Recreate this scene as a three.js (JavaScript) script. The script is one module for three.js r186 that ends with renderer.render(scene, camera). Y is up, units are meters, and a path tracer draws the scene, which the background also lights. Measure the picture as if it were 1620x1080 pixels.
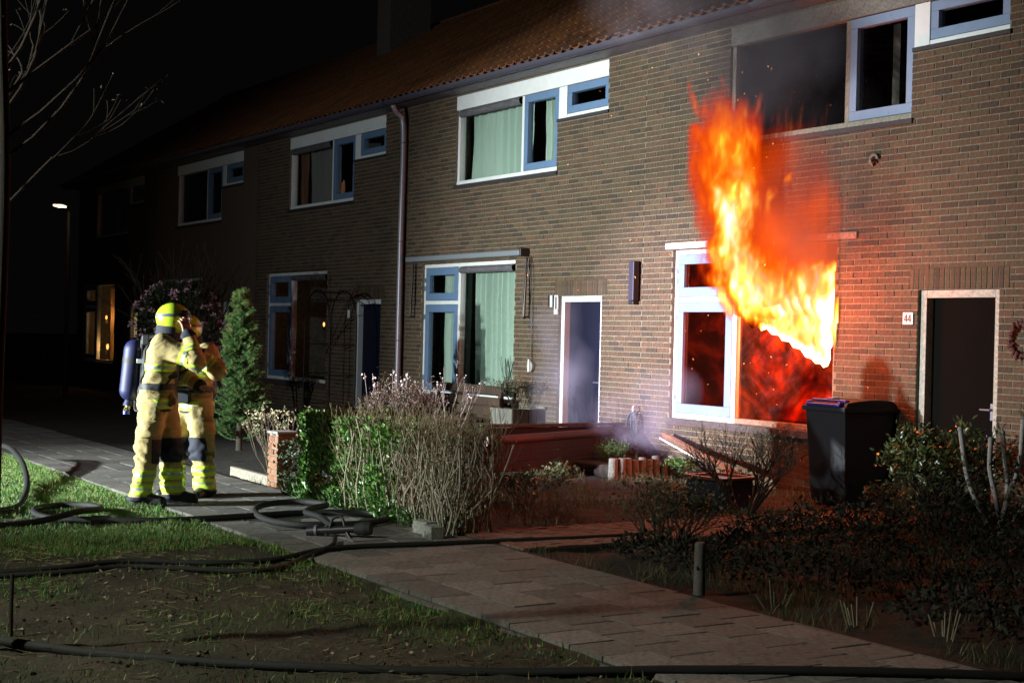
import * as THREE from 'three';
import { mergeGeometries } from 'three/addons/utils/BufferGeometryUtils.js';
import { RoundedBoxGeometry } from 'three/addons/geometries/RoundedBoxGeometry.js';
import { ImprovedNoise } from 'three/addons/math/ImprovedNoise.js';
import { FontLoader } from 'three/addons/loaders/FontLoader.js';
import { TextGeometry } from 'three/addons/geometries/TextGeometry.js';

// ---------- camera, sky, lamps, exposure ----------
const scene = new THREE.Scene();
const camera = new THREE.PerspectiveCamera(25.77, 1024 / 682, 0.1, 400);
camera.position.set(0, 1.64, 11.2087);
{
  const m = new THREE.Matrix4().makeBasis(new THREE.Vector3(0.52394, 0.02399, -0.85141), new THREE.Vector3(-0.0166, 0.9997, 0.01796), new THREE.Vector3(0.85159, 0.00472, 0.52419));
  camera.setRotationFromMatrix(m);
}
const renderer = new THREE.WebGLRenderer();
renderer.toneMapping = THREE.LinearToneMapping;
renderer.toneMappingExposure = 1;
renderer.shadowMap.enabled = true;
{ // night sky: almost black, a little bluer overhead, a faint town glow low down
  const w = 64, h = 32, d = new Float32Array(w * h * 4);
  for (let y = 0; y < h; y++) for (let x = 0; x < w; x++) {
    const up = Math.max(0, (y / (h - 1)) * 2 - 1), i = (y * w + x) * 4;
    d[i] = 0.0009 + 0.0007 * (1 - up); d[i + 1] = 0.001 + 0.0005 * (1 - up); d[i + 2] = 0.0016; d[i + 3] = 1;
  }
  const t = new THREE.DataTexture(d, w, h, THREE.RGBAFormat, THREE.FloatType);
  t.mapping = THREE.EquirectangularReflectionMapping; t.magFilter = THREE.LinearFilter; t.needsUpdate = true;
  scene.background = t; scene.environment = t;
}
const moon = new THREE.DirectionalLight(0xbfcfff, 0.012);
moon.position.set(6, 18, 14); moon.castShadow = true; scene.add(moon); scene.add(moon.target);
const FLOOD = { at: [-16.2, 2.4, 17.5], to: [-14.7, 0.8, 0], color: [0.90, 0.98, 0.96], power: 2100, angle: 25.5 };
const WIDE = { at: [-15.5, 3.0, 17.5], to: [-18.0, 2.0, 0], color: [0.86, 0.95, 1.0], power: 230, angle: 42, pen: 0.8 };
const SEARCH = { at: [-15.2, 3.4, 17.55], to: [-14.6, 1.4, 0], color: [0.92, 0.80, 1.0], power: 3100, angle: 7.6 };
const STREET = { at: [-8.3, 5.0, 13.2], to: [-7.2, 0, 7.5], color: [0.98, 0.98, 0.82], power: 125, angle: 44, soft: 8 };
const FIRE_IN = 170, FIRE_OUT = 5;

// ---------- helpers ----------
let seed = 20240;
const rnd = () => { seed = (seed * 1664525 + 1013904223) >>> 0; return seed / 4294967296; };
const rr = (a, b) => a + (b - a) * rnd();
const pick = (a) => a[Math.floor(rnd() * a.length)];
const noiseGen = new ImprovedNoise();
const nz = (x, y, z) => noiseGen.noise(x + 31.7, y + 11.3, z + 57.1);
const fbm = (x, y, z, o = 3) => { let s = 0, a = 0.5, f = 1; for (let i = 0; i < o; i++) { s += a * nz(x * f, y * f, z * f); a *= 0.5; f *= 2.03; } return s; };
const V = (x, y, z) => new THREE.Vector3(x, y, z);
const sst = (a, b, x) => { const t = Math.min(1, Math.max(0, (x - a) / (b - a))); return t * t * (3 - 2 * t); };
const used = {};
function numbered(name) { const n = (used[name] = (used[name] ?? -1) + 1); return n ? name + '_' + String(n).padStart(3, '0') : name; }
function tag(o, label, category, group, kind) { const u = {}; if (label) u.label = label; if (category) u.category = category; if (group) u.group = group; if (kind) u.kind = kind; o.userData = u; return o; }
function thing(name, label, category, pos = [0, 0, 0], turn = 0, group, kind) { const o = new THREE.Group(); o.name = numbered(name); seed = [...label].reduce((s, c) => (s * 31 + c.charCodeAt(0)) >>> 0, 7); rnd(); o.position.set(...pos); o.rotation.y = turn; tag(o, label, category, group, kind); scene.add(o); return o; }
function mesh(name, geo, mat, parent, label, kind) {
  const g = Array.isArray(geo) ? merge(geo) : geo;
  const m = new THREE.Mesh(g, mat); m.name = parent ? name : numbered(name); m.castShadow = m.receiveShadow = true;
  if (label || kind) m.userData = { ...(label ? { label } : {}), ...(kind ? { kind } : {}) };
  (parent || scene).add(m); return m;
}
function single(name, geo, mat, label, category, group, kind) { const m = mesh(name, geo, mat); tag(m, label, category, group, kind); return m; }
function struct(name, geo, mat) { const m = mesh(name, geo, mat); m.userData = { kind: 'structure' }; return m; }
function merge(gs) {
  const a = gs.map((g) => { const n = g.index ? g.toNonIndexed() : g; for (const k of Object.keys(n.attributes)) if (!['position', 'normal', 'uv'].includes(k)) n.deleteAttribute(k); if (!n.attributes.uv) n.setAttribute('uv', new THREE.BufferAttribute(new Float32Array(n.attributes.position.count * 2), 2)); return n; });
  return mergeGeometries(a);
}
function boxUV(g) { // uv in metres from the dominant axis
  const p = g.attributes.position, n = g.attributes.normal, uv = new Float32Array(p.count * 2);
  for (let i = 0; i < p.count; i++) {
    const ax = Math.abs(n.getX(i)), ay = Math.abs(n.getY(i)), az = Math.abs(n.getZ(i));
    if (ay >= ax && ay >= az) { uv[2 * i] = p.getX(i); uv[2 * i + 1] = p.getZ(i); } else if (ax >= az) { uv[2 * i] = p.getZ(i); uv[2 * i + 1] = p.getY(i); } else { uv[2 * i] = p.getX(i); uv[2 * i + 1] = p.getY(i); }
  }
  g.setAttribute('uv', new THREE.BufferAttribute(uv, 2)); return g;
}
// box by its corners, edges rounded by r
function bx(x0, x1, y0, y1, z0, z1, r = 0.006) {
  const w = Math.abs(x1 - x0), h = Math.abs(y1 - y0), d = Math.abs(z1 - z0), q = Math.min(r, w * 0.45, h * 0.45, d * 0.45);
  const g = q > 0.0008 ? new RoundedBoxGeometry(w, h, d, 1, q) : new THREE.BoxGeometry(w, h, d);
  g.translate((x0 + x1) / 2, (y0 + y1) / 2, (z0 + z1) / 2); return boxUV(g.index ? g.toNonIndexed() : g);
}
// a box between two points (beam)
function beam(a, b, w, h, r = 0.006, roll = 0) {
  const A = V(...a), B = V(...b), L = A.distanceTo(B), g = boxUV(new RoundedBoxGeometry(w, h, L, 1, Math.min(r, w * 0.4, h * 0.4)));
  const o = new THREE.Object3D(); o.position.copy(A).add(B).multiplyScalar(0.5); o.lookAt(B); o.rotateZ(roll); o.updateMatrix(); return g.applyMatrix4(o.matrix);
}
function rod(a, b, r0, r1 = r0, n = 7) {
  const A = V(...a), B = V(...b), L = A.distanceTo(B), g = new THREE.CylinderGeometry(r1, r0, L, n, 1);
  const q = new THREE.Quaternion().setFromUnitVectors(V(0, 1, 0), B.clone().sub(A).normalize());
  return g.applyMatrix4(new THREE.Matrix4().compose(A.add(B).multiplyScalar(0.5), q, V(1, 1, 1)));
}
function tube(pts, r, seg = pts.length * 6, n = 8, closed = false) { return new THREE.TubeGeometry(new THREE.CatmullRomCurve3(pts.map((p) => V(...p)), closed, 'centripetal'), seg, r, n, closed); }
function tex(size, fn, srgb = true, rep = 1) {
  const d = new Uint8Array(size * size * 4);
  for (let y = 0; y < size; y++) for (let x = 0; x < size; x++) { const c = fn(x / size, y / size), i = (y * size + x) * 4; for (let k = 0; k < 3; k++) d[i + k] = Math.max(0, Math.min(255, (Array.isArray(c) ? c[k] : c) * 255)); d[i + 3] = 255; }
  const t = new THREE.DataTexture(d, size, size); t.wrapS = t.wrapT = THREE.RepeatWrapping; t.magFilter = THREE.LinearFilter; t.colorSpace = srgb ? THREE.SRGBColorSpace : THREE.NoColorSpace; t.repeat.set(rep, rep); t.needsUpdate = true; return t;
}
// noise that wraps at 1
const wrapN = (u, v, f, s = 0) => { const a = u * Math.PI * 2, b = v * Math.PI * 2, k = f / (Math.PI * 2); return nz(Math.cos(a) * k + s, Math.sin(a) * k + Math.cos(b) * k * 1.3 + s, Math.sin(b) * k + s * 2); };
const wrapF = (u, v, f, s = 0) => wrapN(u, v, f, s) * 0.55 + wrapN(u, v, f * 2.1, s + 3) * 0.3 + wrapN(u, v, f * 4.3, s + 7) * 0.18;
const grainTex = tex(256, (u, v) => 0.78 + 0.3 * wrapF(u, v, 9, 1) + 0.16 * (rnd() - 0.5), true);
const bumpTex = tex(256, (u, v) => 0.5 + 0.5 * wrapF(u, v, 12, 5) + 0.22 * (rnd() - 0.5), false);
const clothTex = tex(256, (u, v) => 0.5 + 0.4 * wrapF(u, v, 8, 15), false);
const C = (r, g, b) => new THREE.Color().setRGB(r, g, b);
const grimeTex = tex(256, (u, v) => { const k = 1 - 0.42 * sst(0.02, 0.5, wrapF(u, v, 5, 61)) - 0.2 * sst(0.2, 0.5, wrapF(u, v, 17, 66)); return [k, k * 0.97, k * 0.93]; });
const rep = (t, k) => { const c = t.clone(); c.repeat.set(k, k); c.needsUpdate = true; return c; };
const paintTex = tex(256, (u, v) => 0.94 + 0.05 * wrapF(u, v, 6, 41) + 0.02 * (rnd() - 0.5) - 0.12 * sst(0.42, 0.6, wrapF(u, v, 14, 44)), true);
const grain1 = rep(grainTex, 1.4), grain4 = rep(grainTex, 4), bump4 = rep(bumpTex, 4), bump1 = rep(bumpTex, 1.3), woodTex = tex(256, (u, v) => 0.72 + 0.3 * wrapF(u * 1, v, 3, 9) + 0.25 * wrapN(u * 8 % 1, v, 4, 2) + 0.1 * (rnd() - 0.5), true);
const std = (r, g, b, rough = 0.8, o = {}) => new THREE.MeshStandardMaterial({ color: C(r, g, b), roughness: rough, ...o });
const rough = (r, g, b, ro = 0.9, k = 0.004) => std(r, g, b, ro, { map: grain4, bumpMap: bump4, bumpScale: k });
const M = {
  white: std(0.76, 0.78, 0.77, 0.45, { map: paintTex }), sooty: std(0.20, 0.165, 0.125, 0.75, { map: grain4 }), blue: std(0.12, 0.205, 0.34, 0.5, { map: paintTex }),
  whiteBright: std(0.80, 0.80, 0.79, 0.4, { map: paintTex }), mortar: rough(0.275, 0.235, 0.17, 0.95, 0.006), darkDoor: new THREE.MeshPhysicalMaterial({ color: C(0.007, 0.008, 0.022), roughness: 0.8, specularIntensity: 0.3 }), blackDoor: new THREE.MeshPhysicalMaterial({ color: C(0.004, 0.0035, 0.003), roughness: 0.95, specularIntensity: 0.1 }),
  glass: new THREE.MeshPhysicalMaterial({ color: C(0.96, 0.98, 0.97), roughness: 0.02, transmission: 1, thickness: 0, ior: 1.5 }),
  zinc: std(0.16, 0.15, 0.19, 0.45, { metalness: 0.35, bumpMap: bump1, bumpScale: 0.002 }), soffit: std(0.17, 0.16, 0.18, 0.6, { map: grain1 }), iron: std(0.012, 0.012, 0.012, 0.5, { metalness: 0.5 }),
  blackPlastic: std(0.014, 0.014, 0.016, 0.45), rubber: std(0.008, 0.0085, 0.008, 0.7, { bumpMap: bump4, bumpScale: 0.003 }), plaster: std(0.30, 0.28, 0.25, 0.9, { map: grain1 }),
  concrete: rough(0.30, 0.29, 0.26, 0.9, 0.004), wood: std(0.09, 0.05, 0.028, 0.75, { map: woodTex, bumpMap: woodTex, bumpScale: 0.004 }), greyWood: std(0.30, 0.29, 0.25, 0.8, { map: woodTex, bumpMap: woodTex, bumpScale: 0.004 }), redWood: std(0.038, 0.015, 0.010, 0.85, { map: woodTex, bumpMap: woodTex, bumpScale: 0.004 }),
  bark: rough(0.10, 0.085, 0.06, 0.9, 0.006), paleBark: rough(0.26, 0.24, 0.20, 0.85, 0.004), darkBark: rough(0.045, 0.034, 0.025, 0.9, 0.004),
};
function instanced(name, geo, mat, mats, colors, parent, kind = 'stuff') {
  const im = new THREE.InstancedMesh(geo, mat, mats.length); im.name = parent ? name : numbered(name);
  mats.forEach((m, i) => im.setMatrixAt(i, m)); if (colors) colors.forEach((c, i) => im.setColorAt(i, c));
  im.castShadow = im.receiveShadow = true; im.userData = { kind }; (parent || scene).add(im); return im;
}
const mat4 = (x, y, z, rx = 0, ry = 0, rz = 0, sx = 1, sy = sx, sz = sx) => new THREE.Matrix4().compose(V(x, y, z), new THREE.Quaternion().setFromEuler(new THREE.Euler(rx, ry, rz)), V(sx, sy, sz));
// how far a point stands from the eye, and whether the photograph takes it in
const inv = (() => { camera.updateMatrixWorld(); camera.updateProjectionMatrix(); return new THREE.Matrix4().multiplyMatrices(camera.projectionMatrix, camera.matrixWorld.clone().invert()); })();
const inFrame = (x, y, z, m = 1.03) => { const p = V(x, y, z).applyMatrix4(inv); return Math.abs(p.x) < m && Math.abs(p.y) < m; };
const far = (x, y, z) => camera.position.distanceTo(V(x, y, z));

// ---------- ground, lawn, soil, path ----------
function sheet(x0, x1, z0, z1, step, hf, cf, mat, name) {
  const nx = Math.round((x1 - x0) / step), nzz = Math.round((z1 - z0) / step), g = new THREE.PlaneGeometry(x1 - x0, z1 - z0, nx, nzz); g.rotateX(-Math.PI / 2); g.translate((x0 + x1) / 2, 0, (z0 + z1) / 2);
  const p = g.attributes.position, c = new Float32Array(p.count * 3), uv = g.attributes.uv;
  for (let i = 0; i < p.count; i++) { const x = p.getX(i), z = p.getZ(i); p.setY(i, hf(x, z)); const k = cf(x, z); c.set(k, i * 3); uv.setXY(i, x, z); }
  g.setAttribute('color', new THREE.BufferAttribute(c, 3)); g.computeVertexNormals(); return struct(name, g, mat);
}
const soilMat = new THREE.MeshStandardMaterial({ vertexColors: true, roughness: 0.95, map: grain4, bumpMap: rep(bumpTex, 2.5), bumpScale: 0.02 });
{
  const g = new THREE.PlaneGeometry(500, 500, 1, 1); g.rotateX(-Math.PI / 2); g.translate(0, -0.06, 0); const uv = g.attributes.uv; for (let i = 0; i < 4; i++) uv.setXY(i, uv.getX(i) * 500, uv.getY(i) * 500);
  struct('ground', g, std(0.07, 0.06, 0.045, 0.95, { map: grain1, bumpMap: bump1, bumpScale: 0.02 }));
}
// how green the lawn is: 1 turf, 0 trodden earth with straw
const green = (x, z) => Math.min(1, Math.max(0, 0.5 + 1.5 * fbm(x * 0.7, z * 0.9, 1, 3) + (x < -10.5 ? 0.75 - 0.7 * sst(7.2, 8.0, z) : -0.35) + 0.5 * sst(7.25, 6.9, z)));
const lawnY = (x, z) => 0.012 + 0.045 * fbm(x * 1.6, z * 1.6, 4, 4) + 0.022 * nz(x * 7, z * 7, 2) ;
sheet(-30, 2, 6.9, 14, 0.06, lawnY, (x, z) => { const t = green(x, z), n = 0.72 + 0.9 * fbm(x * 2.2, z * 2.2, 8, 4) + 0.5 * Math.max(0, nz(x * 7, z * 7, 5)); return [(0.075 - 0.04 * t) * n, (0.064 + 0.02 * t) * n, (0.036 - 0.022 * t) * n]; }, soilMat, 'lawn');
const soilY = (x, z) => 0.0 + 0.05 * fbm(x * 1.3, z * 1.3, 14, 4) + 0.015 * nz(x * 8, z * 8, 12);
sheet(-48, 2, 0.02, 5.34, 0.09, soilY, (x, z) => { const n = 0.75 + 0.6 * fbm(x * 2.2, z * 2.2, 18, 3); return [0.042 * n, 0.037 * n, 0.025 * n]; }, soilMat, 'garden_soil');
{
  // pavement of 30 cm slabs, running bond along the houses
  const path = new THREE.Group(); path.name = 'path'; path.userData = { kind: 'structure' }; scene.add(path);
  mesh('bed', bx(-48, 2, -0.05, 0.008, 5.36, 6.86, 0), rough(0.08, 0.07, 0.05, 0.95, 0.01), path);
  const shades = [0.25, 0.21, 0.28, 0.185, 0.235, 0.30, 0.22].map((v, i) => new THREE.MeshStandardMaterial({ color: C(v * (1 + 0.03 * (i % 3)), v * 0.98, v * (0.88 + 0.03 * (i % 2))), roughness: 0.88, map: rep(grainTex, 3 + 0.37 * i), bumpMap: rep(bumpTex, 3.3), bumpScale: 0.004 }));
  const geos = [0.293, 0.291, 0.294].map((s) => boxUV(new RoundedBoxGeometry(s, 0.045, s, 1, 0.006)));
  const cand = [];
  for (let r = 0; r < 5; r++) for (let k = 0; k < 150; k++) { const x = 1 - k * 0.3 - (r % 2) * 0.15 - 0.02 * r, z = 5.51 + r * 0.3; cand.push([x, z, far(x, 0, z), inFrame(x, 0.03, z, 1.05)]); }
  cand.sort((a, b) => (b[3] - a[3]) || a[2] - b[2]);
  const restM = [], restC = [];
  cand.forEach(([x, z], i) => {
    const y = 0.011 + 0.005 * rnd() + 0.007 * fbm(x, z, 2, 2), rx = rr(-0.007, 0.007), rz = rr(-0.007, 0.007), ry = rr(-0.012, 0.012);
    if (i < 290) { const m = mesh('slab', pick(geos), pick(shades), path); m.position.set(x, y, z); m.rotation.set(rx, ry, rz); } else { restM.push(mat4(x, y, z, rx, ry, rz)); const v = rr(0.19, 0.29); restC.push(C(v, v * 0.98, v * 0.9)); }
  });
  instanced('slab', geos[0], std(1, 1, 1, 0.88, { map: grain4, bumpMap: bump4, bumpScale: 0.004 }), restM, restC, path);
  // narrow kerb strips on both sides
  const kerb = new THREE.Group(); kerb.name = 'kerb'; kerb.userData = { kind: 'structure' }; scene.add(kerb);
  const kg = boxUV(new RoundedBoxGeometry(0.985, 0.12, 0.055, 1, 0.008));
  for (let k = 0; k < 34; k++) for (const z of [5.315, 6.905]) { const x = 1 - k; const m = mesh('kerb_stone', kg, pick(shades), kerb); m.position.set(x, -0.035 + rr(0, 0.012) - (z > 6 ? 0.022 : 0.008), z + rr(-0.008, 0.008)); m.rotation.set(rr(-0.03, 0.03), rr(-0.008, 0.008), 0); }
  // path of clay pavers from the pavement to the front door of the burning house
  const gp = new THREE.Group(); gp.name = 'garden_path'; gp.userData = { kind: 'structure' }; scene.add(gp);
  mesh('bed', bx(-10.42, -9.4, -0.06, 0.03, 0.06, 5.28, 0), rough(0.07, 0.06, 0.045, 0.95, 0.01), gp);
  const pg = boxUV(new RoundedBoxGeometry(0.196, 0.05, 0.096, 1, 0.006)), red = [[0.24, 0.12, 0.08], [0.21, 0.105, 0.075], [0.27, 0.14, 0.10], [0.19, 0.10, 0.08]].map((c) => rough(...c, 0.9, 0.003));
  const all = []; for (let r = 0; r < 52; r++) for (let k = 0; k < 5 + (r % 2); k++) { const half = r % 2 && (k === 0 || k === 5); all.push([-10.31 + k * 0.2 - (r % 2 ? 0.1 : 0) + (half ? (k ? -0.05 : 0.05) : 0), 5.22 - r * 0.1, half ? 0.49 : 1]); }
  all.forEach(([x, z, sx]) => { const m = mesh('paver', pg, pick(red), gp); m.position.set(x, 0.022 + rr(-0.003, 0.006), z); m.scale.x = sx; m.rotation.set(rr(-0.02, 0.02), rr(-0.02, 0.02), rr(-0.02, 0.02)); });
}

// ---------- the terrace: five houses of one design ----------
const PITCH = 6.48, COURSE = 0.0658, BRICK = 0.231, SLOPE = 32 * Math.PI / 180;
const font = await new FontLoader().loadAsync('fonts/droid/droid_sans_bold.typeface.json');
const brickShades = [[0.126, 0.076, 0.040], [0.106, 0.065, 0.036], [0.138, 0.085, 0.044], [0.121, 0.078, 0.042], [0.080, 0.053, 0.033], [0.143, 0.078, 0.042], [0.117, 0.080, 0.040], [0.125, 0.069, 0.038]];
const brickMats = brickShades.map((c, i) => new THREE.MeshStandardMaterial({ color: C(...c), roughness: 0.9, map: rep(grainTex, 3 + i * 0.41), bumpMap: bump4, bumpScale: 0.003 }));
const brickGeo = boxUV(new RoundedBoxGeometry(0.219, 0.054, 0.024, 1, 0.004));
const soldierGeo = boxUV(new RoundedBoxGeometry(0.054, 0.213, 0.024, 1, 0.004));
const ring = (x0, x1, y0, y1, t, z0, z1, r = 0.005) => [bx(x0, x1, y0, y0 + t, z0, z1, r), bx(x0, x1, y1 - t, y1, z0, z1, r), bx(x0, x0 + t, y0 + t, y1 - t, z0, z1, r), bx(x1 - t, x1, y0 + t, y1 - t, z0, z1, r)];
// pantile: an S-shaped strip with a lip
const tileGeo = (() => {
  const g = [], prof = []; for (let i = 0; i <= 7; i++) { const u = i / 7; prof.push([(u - 0.5) * 0.212, u < 0.72 ? -0.016 * Math.sin(u / 0.72 * Math.PI) : 0.026 * Math.sin((u - 0.72) / 0.28 * Math.PI)]); }
  const p = [], add = (a, b, c, d) => p.push(...a, ...b, ...c, ...a, ...c, ...d);
  for (let i = 0; i < 7; i++) { const [xa, ya] = prof[i], [xb, yb] = prof[i + 1]; add([xa, ya + 0.014, 0.2], [xb, yb + 0.014, 0.2], [xb, yb, -0.2], [xa, ya, -0.2]); add([xa, ya + 0.002, 0.2], [xb, yb + 0.002, 0.2], [xb, yb + 0.014, 0.2], [xa, ya + 0.014, 0.2]); }
  const b = new THREE.BufferGeometry(); b.setAttribute('position', new THREE.BufferAttribute(new Float32Array(p), 3)); b.computeVertexNormals(); return boxUV(b);
})();
const tileMats = [[0.30, 0.105, 0.028], [0.25, 0.088, 0.026], [0.34, 0.12, 0.03], [0.20, 0.072, 0.024]].map((c) => rough(...c, 0.75, 0.003));
function house(i, label, opt) {
  const X = -14.5 - PITCH * i - (i > 1 ? -0.05 * (i - 1) : 0), h = thing('terraced_house', label, 'house', [X, 0, 0], 0, 'terraced houses in the row');
  const a = -0.61, b = 5.87;
  // wall with its openings
  const sh = new THREE.Shape([[a, -0.1], [b, -0.1], [b, 5.34], [a, 5.34]].map((p) => new THREE.Vector2(...p)));
  const hole = (pts) => sh.holes.push(new THREE.Path(pts.map((p) => new THREE.Vector2(...p))));
  hole([[0, 0.67], [2.82, 0.67], [2.82, 2.72], [0, 2.72]]); hole([[3.98, 0.03], [4.99, 0.03], [4.99, 2.18], [3.98, 2.18]]);
  hole([[1, 3.9], [3.83, 3.9], [3.83, 4.6], [5.03, 4.6], [5.03, 5.26], [1, 5.26]]);
  const wg = new THREE.ExtrudeGeometry(sh, { depth: 0.26, bevelEnabled: false }); wg.translate(0, 0, -0.26);
  const wall = mesh('wall', boxUV(wg), opt.plain ? rough(0.17, 0.115, 0.075, 0.95, 0.006) : M.mortar, h);
  // bricks, laid course by course and cut at the openings
  const voids = [[-0.001, 2.821, 0.585, 2.72], [3.979, 4.991, 0, 2.18], [3.86, 5.11, 2.18, 2.40], [0.999, 3.831, 3.87, 5.27], [3.8, 5.031, 4.57, 5.27]];
  const list = [];
  for (let r = 0; r < 82; r++) {
    const y = -0.06 + r * COURSE + COURSE / 2; if (y > 5.32) break;
    const off = (r % 2) * 0.1155 + rr(-0.006, 0.006);
    let spans = [[a + 0.004, b - 0.004]];
    for (const [x0, x1, y0, y1] of voids) if (y > y0 && y < y1) spans = spans.flatMap(([s, e]) => (x1 <= s || x0 >= e ? [[s, e]] : [[s, x0], [x1, e]].filter(([p, q]) => q - p > 0.02)));
    for (let k = -2; k < 32; k++) { const s0 = k * BRICK + off + 0.006 + a, e0 = s0 + 0.219; for (const [s, e] of spans) { const p = Math.max(s, s0), q = Math.min(e, e0); if (q - p > 0.03) list.push([(p + q) / 2, y, (q - p) / 0.219]); } }
  }
  if (!opt.plain) {
    list.forEach((q) => { q[3] = far(q[0] + X, q[1], 0); q[4] = inFrame(q[0] + X, q[1], 0); });
    if (opt.bricks) list.sort((p, q) => (q[4] - p[4]) || p[3] - q[3]);
    const ms = [], cs = [];
    list.forEach(([x, y, s], n) => {
      const z = -0.006 + rr(-0.002, 0.003), rx = rr(-0.02, 0.02), ry = rr(-0.01, 0.01), rz = rr(-0.006, 0.006), shade = Math.floor(Math.min(7.99, Math.max(0, (rnd() + 0.35 * fbm((x + X) * 0.8, y * 1.4, 3, 2)) * 8)));
      if (opt.bricks && n < 292) { const m = mesh('brick', brickGeo, brickMats[shade], wall); m.position.set(x, y, z); m.rotation.set(rx, ry, rz); m.scale.x = s; } else { ms.push(mat4(x, y, z, rx, ry, rz, s, 1, 1)); const c = brickShades[shade], v = rr(0.82, 1.15); cs.push(C(c[0] * v, c[1] * v, c[2] * v)); }
    });
    for (let k = 0; k < 19; k++) { ms.push(mat4(3.895 + k * 0.0655, 2.29, -0.006 + rr(-0.002, 0.003), 0, 0, Math.PI / 2 + rr(-0.01, 0.01), 0.97, 1, 1)); const c = pick(brickShades), v = rr(0.85, 1.1); cs.push(C(c[0] * v, c[1] * v, c[2] * v)); }
    instanced('brick', brickGeo, new THREE.MeshStandardMaterial({ color: C(1, 1, 1), roughness: 0.9, map: grain4, bumpMap: bump4, bumpScale: 0.003 }), ms, cs, wall);
  }
  mesh('sill', [bx(-0.03, 2.85, 0.585, 0.668, -0.10, 0.045)], rough(0.10, 0.07, 0.07, 0.6, 0.002), h);
  mesh('sill', [bx(0.97, 3.86, 3.845, 3.9, -0.10, 0.03), bx(3.84, 5.06, 4.555, 4.6, -0.10, 0.03)], rough(0.035, 0.03, 0.035, 0.7, 0.002), h);
  // inside: floors, back wall, party walls
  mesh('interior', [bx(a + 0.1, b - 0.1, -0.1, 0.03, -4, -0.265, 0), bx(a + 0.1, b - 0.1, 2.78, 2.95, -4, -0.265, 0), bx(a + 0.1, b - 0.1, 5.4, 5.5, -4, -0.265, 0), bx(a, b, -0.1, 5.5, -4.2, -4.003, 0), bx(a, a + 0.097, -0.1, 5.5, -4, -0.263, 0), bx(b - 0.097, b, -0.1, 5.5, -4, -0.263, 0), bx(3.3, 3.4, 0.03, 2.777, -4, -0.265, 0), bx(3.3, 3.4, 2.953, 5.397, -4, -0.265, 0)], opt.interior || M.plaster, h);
  // ground-floor window: two casements one above the other, one big pane
  const fr = opt.frame || M.white, fr2 = opt.frame2 || fr;
  const w = mesh('window', [...ring(0.003, 1.17, 0.673, 2.717, 0.06, -0.13, -0.04).slice(0, 3), bx(1.10, 1.17, 0.733, 2.657, -0.132, -0.038), bx(0.063, 1.10, 2.08, 2.14, -0.128, -0.042)], fr, h);
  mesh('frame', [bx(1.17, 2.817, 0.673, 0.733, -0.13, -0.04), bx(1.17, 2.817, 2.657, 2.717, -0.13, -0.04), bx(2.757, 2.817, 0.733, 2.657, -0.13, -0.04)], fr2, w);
  for (const [y0, y1] of [[0.737, 2.076], [2.144, 2.653]]) { const c = mesh('casement', [...ring(0.067, 1.096, y0, y1, 0.115, -0.115, -0.032), bx(0.05, 0.064, y0 + 0.15, y0 + 0.23, -0.03, -0.015), bx(0.05, 0.064, y1 - 0.23, y1 - 0.15, -0.03, -0.015)], opt.blue || M.blue, w); mesh('pane', bx(0.18, 0.984, y0 + 0.113, y1 - 0.113, -0.076, -0.070, 0), opt.pane || M.glass, w); }
  if (!opt.fire) mesh('pane', bx(1.168, 2.76, 0.731, 2.659, -0.09, -0.084, 0), M.glass, w);
  // upper window: big pane, casement, fanlight on the right, white board on top
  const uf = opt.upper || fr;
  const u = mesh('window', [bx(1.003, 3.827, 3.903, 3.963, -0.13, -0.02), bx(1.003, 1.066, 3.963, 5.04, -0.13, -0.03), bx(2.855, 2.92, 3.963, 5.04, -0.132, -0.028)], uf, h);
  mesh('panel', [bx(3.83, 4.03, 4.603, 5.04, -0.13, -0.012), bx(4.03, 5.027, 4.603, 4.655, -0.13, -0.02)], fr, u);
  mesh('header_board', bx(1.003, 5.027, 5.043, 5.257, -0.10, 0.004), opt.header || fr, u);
  for (const [x0, x1, y0] of [[2.924, 3.823, 3.967], [4.034, 5.022, 4.659]]) { mesh('casement', ring(x0, x1, y0, 5.036, 0.10, -0.115, -0.022), opt.blue || M.blue, u); mesh('pane', bx(x0 + 0.098, x1 - 0.098, y0 + 0.098, 4.938, -0.076, -0.070, 0), M.glass, u); }
  mesh('pane', bx(1.064, 2.857, 3.961, 5.042, -0.09, -0.084, 0), M.glass, u);
  if (opt.blind) { mesh('shutter_box', [tube([[1.09, 4.985, -0.03], [2.84, 4.985, -0.03]], 0.055, 2, 10)], M.soffit, u); mesh('shutter_box', [tube([[1.19, 2.60, -0.03], [2.74, 2.60, -0.03]], 0.05, 2, 10)], M.soffit, w); }
  // door
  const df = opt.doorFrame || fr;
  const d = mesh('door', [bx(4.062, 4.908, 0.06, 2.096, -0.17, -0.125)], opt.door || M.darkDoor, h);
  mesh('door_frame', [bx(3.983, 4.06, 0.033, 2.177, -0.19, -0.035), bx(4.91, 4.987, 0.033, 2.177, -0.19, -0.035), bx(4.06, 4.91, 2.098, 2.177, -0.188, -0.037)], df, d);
  mesh('handle', [rod([4.83, 1.03, -0.12], [4.83, 1.03, -0.075], 0.012), rod([4.835, 1.03, -0.078], [4.72, 1.03, -0.078], 0.01), bx(4.81, 4.85, 0.93, 1.09, -0.126, -0.119, 0.002)], M.zinc, d);
  if (opt.doorGlass) mesh('pane', bx(4.10, 4.30, 1.35, 1.95, -0.124, -0.112, 0), opt.doorGlass, d);
  mesh('doorstep', bx(3.9, 5.07, -0.06, 0.03, -0.2, 0.32, 0.01), M.concrete, h);
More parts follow.
